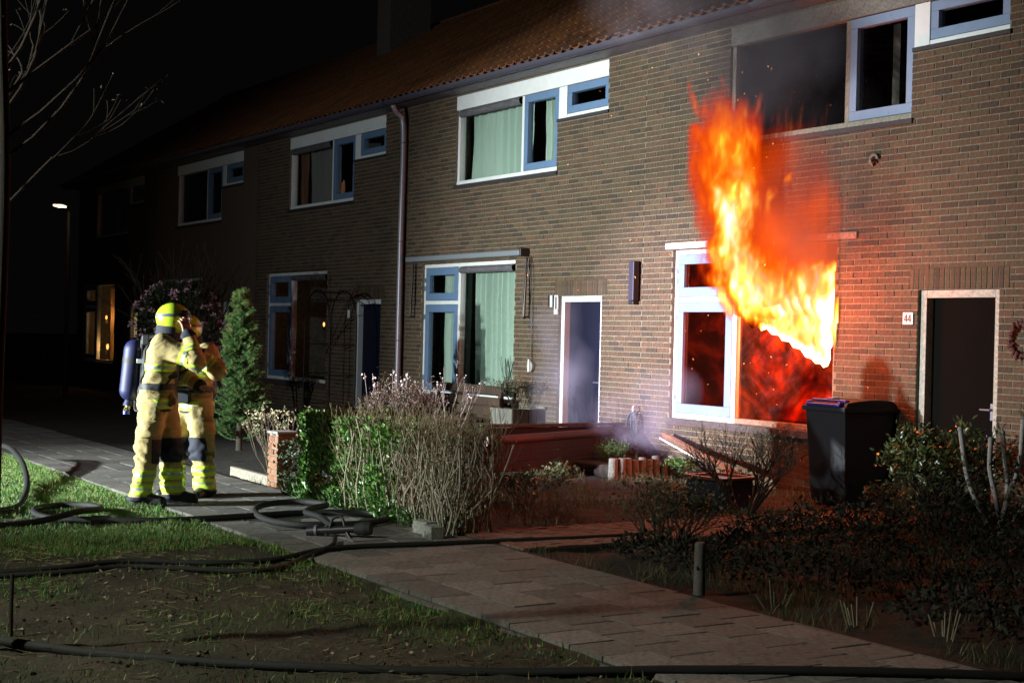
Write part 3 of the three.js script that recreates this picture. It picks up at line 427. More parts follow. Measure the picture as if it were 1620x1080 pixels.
shrub('small_box_plant', 'little bright green bush at the right end of the log edging', -13.86, 0.30, { h: 0.22, stems: 9, depth: 2, split: [3, 4], r: 0.003, lean: 0.8, first: 0.5, leaves: 700, leaf: 0.03, clump: 0.04, colors: [[0.06, 0.16, 0.03], [0.08, 0.19, 0.04]], cat: 'plant' });
for (const [x, z, h, lab] of [[-13.3, 2.5, 0.26, 'low dry perennial in the dark bed left of the log edging'], [-12.2, 3.5, 0.3, 'sparse wilted plant in the middle of the dark front garden'], [-11.7, 1.3, 0.3, 'low plant at the foot of the leaning charred board'], [-9.9, 0.8, 0.34, 'pale rank weed growing between bin and door step'], [-14.2, 4.2, 0.4, 'overgrown dark plant in the bed behind the bare hedge']])
  shrub('garden_plant', lab, x, z, { h, stems: 12, depth: 2, split: [2, 3.4], r: 0.004, lean: 0.9, first: 0.5, leaves: 500, leaf: 0.045, clump: 0.06, colors: [[0.07, 0.09, 0.03], [0.10, 0.08, 0.035], [0.05, 0.075, 0.03]], cat: 'plant', bark: M.bark });
{ // pruned shrub: a few thick pale limbs
  const t = thing('pruned_shrub', 'pruned shrub of thick pale limbs at the right edge', 'shrub', [-8.66, 0, 0.98]); const g = [];
  const limbs = [[[0, 0, 0], [-0.06, 0.2, 0.1], [-0.14, 0.5, 0.2], [-0.2, 0.92, 0.24]], [[0, 0, 0], [0.02, 0.3, -0.1], [-0.02, 0.42, -0.16], [-0.04, 0.9, -0.1]], [[0.01, 0.38, -0.14], [0.06, 0.6, -0.2], [0.08, 1.0, -0.22]], [[0, 0, 0], [0.12, 0.2, -0.12], [0.2, 0.5, -0.32], [0.24, 0.78, -0.4]], [[0.2, 0.48, -0.3], [0.18, 0.62, -0.24], [0.16, 0.72, -0.22]], [[0, 0, 0], [0.2, 0.12, -0.3], [0.26, 0.45, -0.52], [0.24, 0.6, -0.55]], [[0.05, 0.2, 0.02], [0.1, 0.35, 0.12], [0.06, 0.6, 0.16], [0.08, 0.85, 0.18]]];
  for (const l of limbs) mesh('limb', [tube(l, 0.021, 14, 8), new THREE.IcosahedronGeometry(0.026, 1).translate(...l[l.length - 1])], std(0.42, 0.40, 0.38, 0.8, { map: grain4, bumpMap: bump4, bumpScale: 0.003 }), t);
  const tips = []; for (const l of limbs) for (let k = 0; k < 3; k++) twigs(V(...l[l.length - 1]), V(rr(-1, 1), 1, rr(-1, 1)).normalize(), 0.08, 0.004, 1, {}, g, tips); mesh('twigs', g, M.bark, t, null, 'stuff');
  const L = [], cs = []; for (let i = 0; i < 380; i++) { L.push(leafAt(rr(-0.35, 0.4), rr(0.1, 0.75), rr(-0.6, 0.3), rr(-1, 1), rr(-0.4, 1), rr(-1, 1), rr(0.03, 0.06))); cs.push(tone([0.045, 0.055, 0.022], 0.5)); } instanced('leaves', leafGeo, leafMat(1, 1, 1, 0.6), L, cs, t);
}
{ // twig plant with white berries by the bench
  const t = thing('snowberry', 'bare pale twigs tipped with white berries before the bench', 'plant', [-16.2, 0.05, 2.2]); const g = [], tips = [];
  for (const [dx, dz] of [[0, 0.12], [0.08, 0], [-0.03, -0.1], [0.12, -0.22], [-0.05, 0.25], [0.05, -0.32]]) twigs(V(dx * 0.4, 0, dz * 0.4), V(dx * 0.7, 1, dz * 0.8).normalize(), 0.40, 0.008, 3, { bend: 0.18, spread: 0.45, split: [2, 2.4] }, g, tips);
  mesh('stems', g, std(0.24, 0.20, 0.18, 0.8), t, null, 'stuff');
  const m = [], b = new THREE.IcosahedronGeometry(0.011, 1); for (const [e] of tips) if (rnd() < 0.45) m.push(mat4(e.x + rr(-0.03, 0.03), e.y + rr(-0.02, 0.03), e.z + rr(-0.03, 0.03), 0, 0, 0, rr(0.7, 1.3))); instanced('berries', b, std(0.5, 0.5, 0.48, 0.4), m, null, t);
}
{ // white seed heads over the heather
  const t = thing('seed_heads', 'tall dry stalks with white seed heads above the brown bush', 'plant', [-15.5, 0, 3.3]); const g = [], m = [];
  for (let i = 0; i < 9; i++) { const x = rr(-0.35, 0.35), z = rr(-0.45, 0.45), H = rr(1.02, 1.2); g.push(tube([[x * 0.5, 0.2, z * 0.5], [x * 0.8, 0.7, z * 0.8], [x, H, z]], 0.004, 5, 4)); for (let k = 0; k < 3; k++) m.push(mat4(x + rr(-0.03, 0.03), H - rr(0, 0.07), z + rr(-0.03, 0.03), 0, 0, 0, rr(0.8, 1.5))); }
  mesh('stalks', g, M.paleBark, t, null, 'stuff'); instanced('seed_head', new THREE.IcosahedronGeometry(0.010, 1), std(0.45, 0.42, 0.38, 0.7), m, null, t);
}
{ // conifer
  const t = thing('conifer', 'young spruce with upswept tips standing right of the firefighters', 'conifer', [-18.85, 0, 3.85]); mesh('trunk', rod([0, 0, 0], [0.02, 2.1, 0], 0.045, 0.008, 8), M.bark, t);
  const br = [], N = [], cs = [];
  for (let i = 0; i < 330; i++) { const f = Math.pow(rnd(), 0.85), y = 0.12 + 1.98 * f, a = rr(0, 6.28), l = (0.38 * Math.pow(1 - f, 0.75) + 0.06) * rr(0.6, 1.2), e = V(Math.cos(a) * l, y + l * rr(0.15, 0.6), Math.sin(a) * l), s = V(0, y, 0), mdl = s.clone().lerp(e, 0.55).add(V(0, -0.03, 0)); br.push(tube([s.toArray(), mdl.toArray(), e.toArray()], 0.004, 4, 4)); const side = V(-Math.sin(a), 0, Math.cos(a));
    for (let k = 0; k < 4; k++) { const u = rr(0.3, 0.9), p = s.clone().lerp(e, u), d = side.clone().multiplyScalar((k % 2 ? 1 : -1) * l * 0.35 * (1.1 - u)).add(V(Math.cos(a) * l * 0.2, 0.05, Math.sin(a) * l * 0.2)), q = p.clone().add(d); br.push(tube([p.toArray(), q.toArray()], 0.0025, 2, 3)); for (let j = 0; j < 18; j++) { const w = p.clone().lerp(q, rnd()); N.push(leafAt(w.x, w.y, w.z, d.x * 3 + rr(-1, 1), rr(-0.3, 1), d.z * 3 + rr(-1, 1), rr(0.03, 0.055), 0.008)); cs.push(tone(f > 0.85 ? [0.12, 0.19, 0.05] : [0.055, 0.14, 0.03], 0.6)); } }
    for (let j = 0; j < 60; j++) { const u = rr(0.15, 1), p = s.clone().lerp(mdl, Math.min(1, u * 1.8)).lerp(e, Math.max(0, u * 1.8 - 1) / 0.8); N.push(leafAt(p.x, p.y, p.z, Math.cos(a) + rr(-1, 1), rr(-0.2, 1.3), Math.sin(a) + rr(-1, 1), rr(0.03, 0.06), 0.008)); cs.push(tone(u > 0.8 ? [0.16, 0.23, 0.07] : [0.055, 0.14, 0.03], 0.6)); } }
  mesh('branches', br, M.bark, t, null, 'stuff'); instanced('needles', needleGeo, std(1, 1, 1, 0.7), N, cs, t);
}
{ // rhododendron in flower
  const t = thing('rhododendron', 'large dark shrub full of pink blossom behind the firefighters', 'flowering shrub', [-23.9, 0, 3.0]); const g = [], tips = [];
  for (let k = 0; k < 9; k++) { const a = rr(0, 6.28); twigs(V(0, 0, 0), V(Math.cos(a) * 0.3, 1, Math.sin(a) * 0.3).normalize(), 1.15, 0.022, 3, { split: [2, 3.3], spread: 0.55 }, g, tips); } mesh('branches', g, M.darkBark, t, null, 'stuff');
  const L = [], cs = [], B = [], bc = []; for (let i = 0; i < 3200; i++) { const a = rr(0, 6.28), q = Math.sqrt(rnd()) * 0.72, y = rr(1.0, 2.35), f = Math.sqrt(Math.max(0, 1 - ((y - 1.6) / 0.85) ** 2)); L.push(leafAt(Math.cos(a) * q * f, y, Math.sin(a) * q * f, rr(-1, 1), rr(-0.4, 1), rr(-1, 1), rr(0.06, 0.1), rr(0.05, 0.07))); cs.push(tone([0.03, 0.055, 0.022], 0.5)); }
  for (let i = 0; i < 105; i++) { const a = rr(0, 6.28), v = rr(-0.5, 1), f = Math.sqrt(1 - v * v * 0.9), x = Math.cos(a) * 0.74 * f, y = 1.62 + 0.74 * v, z = Math.sin(a) * 0.74 * f; for (let k = 0; k < 15; k++) { const d = V(rr(-1, 1), rr(-0.3, 1), rr(-1, 1)).normalize(); B.push(leafAt(x + d.x * 0.025, y + d.y * 0.025, z + d.z * 0.025, d.x, d.y, d.z, rr(0.03, 0.05), rr(0.045, 0.06))); bc.push(tone(pick([[0.66, 0.42, 0.53], [0.74, 0.54, 0.62], [0.58, 0.34, 0.46]]), 0.3)); } }
  instanced('leaves', leafGeo, leafMat(1, 1, 1), L, cs, t); instanced('blossoms', leafGeo, leafMat(1, 1, 1, 0.8), B, bc, t);
}
{ // dry hydrangea round the brick pillar and ivy on its dark side
  const t = thing('dry_hydrangea', 'dry pale hydrangea stalks leaning on the brick pillar', 'plant', [-14.75, 0, 5.0]); const g = [], tips = [];
  for (let k = 0; k < 14; k++) { const a = rr(0, 6.28); twigs(V(rr(-0.1, 0.1), 0, rr(-0.1, 0.1)), V(Math.cos(a) * 0.45, 1, Math.sin(a) * 0.5).normalize(), 0.36, 0.005, 2, { spread: 0.5 }, g, tips); } mesh('stalks', g, rough(0.30, 0.25, 0.17, 0.9), t, null, 'stuff');
  const L = [], cs = []; for (const [e] of tips) for (let k = 0; k < 9; k++) { L.push(leafAt(e.x + rr(-0.03, 0.03), e.y + rr(-0.03, 0.03), e.z + rr(-0.03, 0.03), rr(-1, 1), rr(-1, 1), rr(-1, 1), rr(0.02, 0.04))); cs.push(tone(pick([[0.38, 0.31, 0.20], [0.20, 0.17, 0.09], [0.09, 0.12, 0.05]]), 0.5)); } instanced('leaves', leafGeo, leafMat(1, 1, 1, 0.8), L, cs, t);
  const v = thing('ivy', 'dark ivy mound between brick pillar and hedge', 'ivy', [-14.0, 0, 4.95]), I = [], ic = []; for (let i = 0; i < 2200; i++) { const x = rr(-0.28, 0.5), z = rr(-0.3, 0.3), y = rr(0, 0.56) * (1 - 0.4 * Math.abs(x)); I.push(leafAt(x, y, z, rr(-1, 1), rr(-0.3, 1), rr(-1, 1), rr(0.03, 0.055))); ic.push(tone([0.03, 0.05, 0.022], 0.5)); } instanced('leaves', leafGeo, leafMat(1, 1, 1), I, ic, v);
}
// brick pillar
{
  const t = thing('brick_pillar', 'short orange brick garden pillar with a pale cap', 'pillar', [-14.42, 0, 5.1], 0.05); mesh('core', bx(-0.10, 0.10, 0, 0.56, -0.10, 0.10, 0), rough(0.30, 0.26, 0.2), t);
  const bm = [[0.36, 0.16, 0.08], [0.30, 0.13, 0.07], [0.40, 0.19, 0.10]].map((c) => rough(...c, 0.9, 0.004)), A = boxUV(new RoundedBoxGeometry(0.135, 0.054, 0.112, 1, 0.004)), B = boxUV(new RoundedBoxGeometry(0.078, 0.054, 0.112, 1, 0.004));
  for (let r = 0; r < 8; r++) for (const z of [-0.058, 0.058]) { const s = (r + (z > 0 ? 0 : 1)) % 2 ? 1 : -1; for (const [G, x] of [[A, -0.039 * s], [B, 0.073 * s]]) { const m = mesh('brick', G, pick(bm), t); m.position.set(x, 0.032 + r * 0.067, z + rr(-0.004, 0.004)); m.rotation.set(rr(-0.02, 0.02), rr(-0.03, 0.03), rr(-0.015, 0.015)); } }
  mesh('cap', bx(-0.125, 0.125, 0.556, 0.582, -0.125, 0.125, 0.008), rough(0.55, 0.53, 0.48), t);
}
single('edging_stone', [beam([-15.75, 0.035, 5.13], [-14.6, 0.035, 5.16], 0.06, 0.13, 0.01)], rough(0.42, 0.38, 0.30), 'pale edging slab lying left of the brick pillar', 'edging stone');
{ const t = thing('plastic_bottle', 'white speckled bottle-shaped pot standing between pillar and hedge', 'pot', [-13.42, 0, 5.32]); mesh('body', new THREE.LatheGeometry([[0, 0], [0.045, 0], [0.05, 0.02], [0.048, 0.12], [0.04, 0.17], [0.022, 0.21], [0.016, 0.27], [0, 0.27]].map((q) => new THREE.Vector2(...q)), 14), std(0.5, 0.5, 0.5, 0.5, { map: rep(tex(64, (u, v) => wrapF(u, v, 16, 3) > 0.02 ? 0.95 : 0.15), 3) }), t); mesh('cap', new THREE.CylinderGeometry(0.02, 0.02, 0.025, 10).translate(0, 0.283, 0), std(0.6, 0.6, 0.6, 0.5), t); }
// two concrete blocks at the hedge foot
for (const [x, z, ry, lab] of [[-10.50, 5.52, 0.1, 'left one of two grey concrete blocks at the foot of the hedge'], [-10.22, 5.60, -0.15, 'right one of two grey concrete blocks, nearer the bare hedge end']]) { const t = thing('concrete_block', lab, 'block', [x, 0, z], ry, 'concrete blocks at the hedge'); mesh('block', bx(-0.10, 0.10, 0.0, 0.135, -0.055, 0.055, 0.008), rough(0.30, 0.31, 0.26, 0.95, 0.006), t); }
// log-roll edging
{
  const t = thing('log_edging', 'row of upright weathered half logs edging the raised bed', 'edging', [-13.98, 0, 1.2]);
  for (let k = 0; k < 13; k++) { const r = rr(0.045, 0.058), h = rr(0.2, 0.25), g = new THREE.CylinderGeometry(r * 0.97, r, h, 12, 1).translate(0, h / 2, 0); const m = mesh('log', [g, new THREE.CylinderGeometry(r * 0.84, r * 0.97, 0.012, 12).translate(0, h + 0.006, 0)], pick([M.greyWood, rough(0.27, 0.25, 0.22, 0.9, 0.006), rough(0.22, 0.20, 0.18, 0.9, 0.006)]), t); m.position.set(0.02 * Math.sin(k) + (k > 9 ? (k - 9) * -0.035 : 0), 0, -k * 0.105); m.rotation.set(rr(-0.06, 0.06), rr(0, 6), rr(-0.06, 0.06)); }
  mesh('soil', bx(-0.85, -0.05, 0.0, 0.15, -1.2, 0.0, 0.05), rough(0.05, 0.04, 0.03, 1, 0.01), t);
}
// timber garden divider between the two front gardens, low log beam beside it
{
  const t = thing('timber_divider', 'low red-brown timber fence between the two front gardens', 'fence', [-15.32, 0, 0.1]);
  for (let k = 0; k < 4; k++) mesh('board', bx(-0.016, 0.016, 0.10 + k * 0.105, 0.20 + k * 0.105, 0.0, 2.05, 0.006), M.redWood, t); mesh('cap_rail', bx(-0.055, 0.055, 0.522, 0.56, 0, 2.1, 0.008), std(0.12, 0.04, 0.02, 0.6, { map: woodTex }), t);
  for (const z of [0.06, 1.02, 1.98]) mesh('post', bx(-0.075, -0.02, 0, 0.52, z - 0.035, z + 0.035, 0.006), M.redWood, t);
  const l = thing('beam_fence', 'second low timber fence with a round pale log end', 'fence', [0, 0, 0]); mesh('beam', [rod([-14.42, 0.43, 2.62], [-15.12, 0.47, 0.2], 0.055, 0.05, 12)], std(0.10, 0.035, 0.02, 0.7, { map: woodTex }), l); mesh('beam_end', new THREE.CylinderGeometry(0.054, 0.054, 0.012, 14).rotateX(Math.PI / 2).rotateY(-0.28).translate(-14.415, 0.43, 2.63), rough(0.42, 0.36, 0.28), l);
  for (let k = 0; k < 3; k++) mesh('board', beam([-14.44, 0.35 - k * 0.115, 2.55], [-15.1, 0.36 - k * 0.115, 0.25], 0.03, 0.108), M.redWood, l); for (const f of [0.04, 0.5, 0.94]) mesh('post', rod([-14.46 - 0.66 * f, -0.02, 2.55 - 2.3 * f], [-14.46 - 0.66 * f, 0.4, 2.55 - 2.3 * f], 0.035, 0.035, 8), M.redWood, l);
}
// charred board leaning from the sill, smouldering
{
  const t = thing('leaning_board', 'scorched timber board leaning down from the burning window sill', 'board', [0, 0, 0]); mesh('board', beam([-14.42, 0.47, 0.14], [-12.2, 0.13, 0.68], 0.055, 0.065, 0.01, 0.35), std(0.42, 0.20, 0.12, 0.6, { map: woodTex, bumpMap: woodTex, bumpScale: 0.004 }), t); mesh('edge_strip', beam([-14.42, 0.43, 0.20], [-13.3, 0.25, 0.46], 0.014, 0.022, 0.004, 0.35), M.whiteBright, t);
  const c = thing('dark_tub', 'dark blue plastic tub standing under the scorched board', 'tub', [-11.4, 0, 1.75], 0.1); mesh('tub', [bx(-0.25, 0.25, 0.0, 0.28, -0.22, 0.22, 0.03)], std(0.03, 0.035, 0.06, 0.4), c); mesh('rim', ring(-0.28, 0.28, -0.25, 0.25, 0.05, -0.015, 0.015).map((g) => g.rotateX(Math.PI / 2).translate(0, 0.29, 0)), std(0.16, 0.07, 0.045, 0.45), c);
}
// wheelie bin
{
  const t = thing('wheelie_bin', 'dark grey wheelie bin with a bright blue front grip', 'bin', [-11.02, 0, 0.4]), W = 0.27, D = 0.36;
  const side = new THREE.Shape([[-0.27, 0.10], [-0.33, 0.98], [0.33, 0.98], [0.25, 0.18], [0.18, 0.05], [-0.24, 0.05]].map((q) => new THREE.Vector2(-q[0], q[1]))); const bg = new THREE.ExtrudeGeometry(side, { depth: 2 * W, bevelEnabled: true, bevelSize: 0.012, bevelThickness: 0.012, bevelSegments: 2 }); bg.translate(0, 0, -W); bg.rotateY(-Math.PI / 2);
  { const p = bg.attributes.position; for (let i = 0; i < p.count; i++) { const k = 0.86 + 0.14 * p.getY(i); p.setX(i, p.getX(i) * k); } bg.computeVertexNormals(); }
  const grey = std(0.026, 0.026, 0.033, 0.72, { bumpMap: bump4, bumpScale: 0.001 }); mesh('body', boxUV(bg), grey, t); mesh('rim', ring(-W - 0.035, W + 0.035, -D - 0.01, D + 0.01, 0.045, -0.025, 0.025, 0.008).map((g) => g.rotateX(Math.PI / 2).translate(0, 0.975, 0)), grey, t);
  const lid = new THREE.Shape(); lid.moveTo(0.33, 1.003); lid.lineTo(0.31, 1.035); lid.quadraticCurveTo(-0.05, 1.085, -0.30, 1.05); lid.quadraticCurveTo(-0.41, 1.0, -0.43, 0.87); lid.lineTo(-0.39, 0.87); lid.lineTo(-0.36, 1.003); lid.closePath(); const lg = new THREE.ExtrudeGeometry(lid, { depth: 0.56, bevelEnabled: true, bevelSize: 0.008, bevelThickness: 0.01, bevelSegments: 2, curveSegments: 8 }); lg.translate(0, 0, -0.28); lg.rotateY(-Math.PI / 2); mesh('lid', boxUV(lg), std(0.02, 0.02, 0.026, 0.7), t);
  const bl = std(0.02, 0.035, 0.42, 0.35); mesh('grip', [bx(-0.24, 0.24, 1.045, 1.07, 0.24, 0.30, 0.01), bx(-0.24, -0.20, 1.0, 1.05, 0.24, 0.375, 0.01), bx(0.20, 0.24, 1.0, 1.05, 0.24, 0.375, 0.01), bx(-0.24, 0.24, 1.0, 1.03, 0.345, 0.385, 0.01), bx(-0.05, 0.05, 1.04, 1.085, 0.18, 0.28, 0.012)], bl, t);
  for (const s of [-1, 1]) { const w = mesh('wheel', new THREE.CylinderGeometry(0.10, 0.10, 0.045, 20).rotateZ(Math.PI / 2).translate(s * 0.27, 0.10, -0.30), M.rubber, t); mesh('hub', new THREE.CylinderGeometry(0.05, 0.05, 0.052, 12).rotateZ(Math.PI / 2).translate(s * 0.27, 0.10, -0.30), M.blackPlastic, w); }
  mesh('handle', rod([-0.2, 0.95, -0.43], [0.2, 0.95, -0.43], 0.014), M.blackPlastic, t);
}
// bench of dark boards under the awning window and planter box at its end
{
  const t = thing('garden_bench', 'dark wooden bench with board backrest under the awning window', 'bench', [-20.0, 0, 0.28]); for (const [y, z] of [[0.84, 0.02], [0.68, 0.05], [0.54, 0.07]]) mesh('back_board', bx(0, 2.05, y - 0.06, y + 0.06, z - 0.018, z + 0.018), M.wood, t); for (let k = 0; k < 4; k++) mesh('seat_slat', bx(0, 2.05, 0.42, 0.45, 0.12 + k * 0.11, 0.215 + k * 0.11), M.wood, t);
  for (const x of [0.12, 1.93]) { mesh('leg', bx(x - 0.04, x + 0.04, 0, 0.88, -0.06, -0.002), M.wood, t); mesh('leg', bx(x - 0.04, x + 0.04, 0, 0.418, 0.45, 0.53), M.wood, t); }
  const p = thing('planter_box', 'square wooden planter with one pale weathered side at the bench end', 'planter', [-17.85, 0, 0.02]); for (let k = 0; k < 4; k++) mesh('plank', bx(0.002 + k * 0.145, 0.14 + k * 0.145, 0.02, 0.62, 0.512, 0.535), M.greyWood, p); for (let k = 0; k < 4; k++) mesh('plank', bx(0.56, 0.582, 0.02, 0.62, 0.004 + k * 0.13, 0.128 + k * 0.13), std(0.06, 0.045, 0.035, 0.8, { map: woodTex }), p);
  mesh('box', bx(0.0, 0.558, 0.01, 0.58, 0.0, 0.51, 0), M.wood, p); mesh('top_frame', ring(-0.03, 0.61, -0.56, 0.03, 0.06, -0.018, 0.018).map((g) => g.rotateX(Math.PI / 2).translate(0, 0.64, 0)), M.greyWood, p);
  const s = shrub('planter_shrub', 'small bushy plant growing out of the wooden planter', -17.55, 0.28, { h: 0.42, stems: 12, depth: 2, split: [2, 3.4], r: 0.004, lean: 0.6, first: 0.5, leaves: 700, leaf: 0.035, clump: 0.05, colors: [[0.06, 0.075, 0.035], [0.09, 0.07, 0.04]], cat: 'plant' }); s.t.position.y = 0.58;
}
// bundle of cord hanging from a white wall hook
{ const t = thing('cord_bundle', 'bundle of bluish cord hanging from a white hook on the wall', 'cord', [-15.12, 0.32, 0.06]); const g = []; for (let i = 0; i < 15; i++) { const a = rr(-0.11, 0.11), d = rr(0, 0.05); g.push(tube([[rr(-0.01, 0.01), 0.40, 0.02 + d * 0.4], [a * 0.8, 0.33, 0.02 + d], [a, 0.15, 0.02 + d], [a * 1.1, rr(-0.03, 0.06), 0.02 + d]], 0.006, 10, 5)); } mesh('strands', g, std(0.10, 0.16, 0.19, 0.5), t); mesh('hook', tube([[0, 0.46, -0.05], [0, 0.455, 0.03], [0.01, 0.40, 0.04], [0, 0.37, 0.015]], 0.01, 10, 6), M.whiteBright, t); }
// rose arch before the next door
{
  const t = thing('garden_arch', 'thin black metal garden arch before the third house door', 'arch', [-22.85, 0, 0.72]); const hoop = (z) => { const p = [[-0.5, 0, z]]; for (let k = 0; k <= 10; k++) { const a = Math.PI - k / 10 * Math.PI; p.push([Math.cos(a) * 0.5, 1.78 + Math.sin(a) * 0.52, z]); } p.push([0.5, 0, z]); return tube(p, 0.013, 50, 6); };
  for (const z of [-0.24, 0.24]) mesh('hoop', hoop(z), M.iron, t); for (const [x, y] of [[-0.5, 0.4], [-0.5, 0.9], [-0.5, 1.4], [0.5, 0.4], [0.5, 0.9], [0.5, 1.4], [-0.36, 2.14], [-0.15, 2.27], [0.15, 2.27], [0.36, 2.14]]) mesh('crossbar', rod([x, y, -0.24], [x, y, 0.24], 0.008, 0.008, 6), M.iron, t);
  const g = [], tp = []; for (let k = 0; k < 6; k++) twigs(V(rr(-0.5, 0.5), 2.1, rr(-0.2, 0.2)), V(rr(-1, 1), 0.3, rr(-0.6, 0.6)).normalize(), 0.3, 0.006, 2, {}, g, tp); mesh('climber_twigs', g, M.darkBark, t, null, 'stuff');
}
// bollard and cut plant stubs along the pavement edge
{ const t = thing('bollard', 'short grey wooden post at the pavement edge', 'post', [-7.47, 0, 5.16], 0, null); mesh('post', [new THREE.CylinderGeometry(0.036, 0.04, 0.34, 14, 4).translate(0, 0.16, 0), new THREE.CylinderGeometry(0.028, 0.036, 0.012, 14).translate(0, 0.336, 0)], std(0.30, 0.29, 0.27, 0.85, { map: grain4, bumpMap: woodTex, bumpScale: 0.004 }), t); mesh('knot', new THREE.SphereGeometry(0.01, 8, 6).scale(1, 1.4, 0.4).translate(0.02, 0.18, 0.034), M.darkBark, t); }
for (const [x, z, n, lab] of [[-6.24, 4.98, 6, 'cut pale stalks, middle one of three stubble tufts'], [-5.79, 4.77, 8, 'cut pale stalks, rightmost of three stubble tufts'], [-6.90, 5.02, 6, 'cut pale stalks near the grey post, leftmost of three stubble tufts']]) { const t = thing('cut_stalks', lab, 'plant', [x, 0, z], 0, 'cut stalks along the pavement'); const g = []; for (let i = 0; i < n; i++) { const a = rr(0, 6.28), d = rr(0.02, 0.08), h = rr(0.07, 0.19); g.push(rod([Math.cos(a) * d, 0, Math.sin(a) * d], [Math.cos(a) * d * 1.8, h, Math.sin(a) * d * 1.8], 0.005, 0.004, 6)); } for (const q of g) mesh('stalk', q, std(0.26, 0.24, 0.17, 0.85), t); }

// ---------- grass, straw and litter ----------
{
  const m = [], c = []; let n = 0;
  while (m.length < 62000 && n++ < 400000) { const wide = rnd() < 0.3, x = wide ? rr(-12, -5) : rr(-21.5, -9.3), z = wide ? rr(6.95, 9.6) : rr(6.9, 8.75), t = green(x, z) * (x > -10 ? 0.5 : 1); if (!inFrame(x, 0.02, z, 1.05) || rnd() > (t + 0.02) * (0.25 + 0.75 * sst(-0.2, 0.2, fbm(x * 2.5, z * 2.5, 3, 2)))) continue; const h = rr(0.02, 0.055) * (z < 7.05 ? 1.25 : 1); m.push(mat4(x, lawnY(x, z) - 0.004, z, rr(-0.5, 0.5), rr(0, 6.28), rr(-0.4, 0.4), rr(0.003, 0.006), h, h)); c.push(tone(rnd() < 0.28 ? [0.26, 0.25, 0.09] : [0.07, 0.20, 0.025], 0.6)); }
  const g = instanced('grass', bladeGeo, std(1, 1, 1, 0.6, { side: THREE.DoubleSide }), m, c, null); tag(g, 'short green turf between pavement and trodden earth', 'grass', null, 'stuff');
  const s = [], sc = []; for (let i = 0; i < 15000; i++) { const x = rr(-18, -4.5), z = rr(6.95, 9.7); if (!inFrame(x, 0.02, z, 1.04)) continue; const near = x < -10 ? 1 : 0.35; if (rnd() > near * sst(0.0, 0.25, fbm(x * 1.8, z * 1.8, 33, 2) + 0.1)) continue; s.push(mat4(x, lawnY(x, z) + rr(0.002, 0.02), z, rr(1.2, 1.9), rr(0, 6.28), 0, rr(0.003, 0.005), rr(0.05, 0.14), 0.03)); sc.push(tone([0.30, 0.27, 0.14], 0.5)); }
  tag(instanced('straw', bladeGeo, std(1, 1, 1, 0.8, { side: THREE.DoubleSide }), s, sc, null), 'pale mown straw scattered over the trodden lawn', 'straw', null, 'stuff');
  const l = [], lc = []; for (let i = 0; i < 2600; i++) { const x = rr(-12, -4.2), z = rr(7.0, 9.8); if (!inFrame(x, 0, z, 1.04) || nz(x * 1.5, z * 1.5, 40) < 0.0) continue; l.push(leafAt(x, lawnY(x, z) + 0.006, z, rr(-1, 1), rr(-0.1, 0.3), rr(-1, 1), rr(0.015, 0.04), rr(0.02, 0.05))); lc.push(tone(pick([[0.13, 0.10, 0.06], [0.20, 0.17, 0.12], [0.07, 0.05, 0.03]]), 0.5)); }
  tag(instanced('leaf_litter', leafGeo, std(1, 1, 1, 0.85, { side: THREE.DoubleSide }), l, lc, null), 'dead leaves and bits strewn over the bare earth in front', 'leaf litter', null, 'stuff');
  const w = [], wc = []; for (let i = 0; i < 30000; i++) { const x = rr(-15.0, -4.6), z = rr(0.2, 5.28); if (x > -10.45 && x < -9.4 && z < 5.3 && rnd() < 0.93) continue; const k = fbm(x * 1.1, z * 1.1, 50, 2); if (!inFrame(x, 0.05, z, 1.03) || k < -0.04 + (x > -9 ? 0.06 : 0)) continue; const h = rr(0.04, 0.13); w.push(mat4(x, soilY(x, z) - 0.005, z, rr(-0.6, 0.6), rr(0, 6.28), rr(-0.5, 0.5), rr(0.003, 0.006), h, h)); wc.push(tone(rnd() < 0.4 ? [0.16, 0.13, 0.06] : [0.05, 0.075, 0.024], 0.6)); }
  tag(instanced('weeds', bladeGeo, std(1, 1, 1, 0.7, { side: THREE.DoubleSide }), w, wc, null), 'rank grass and weeds over the dark front gardens', 'weeds', null, 'stuff');
}

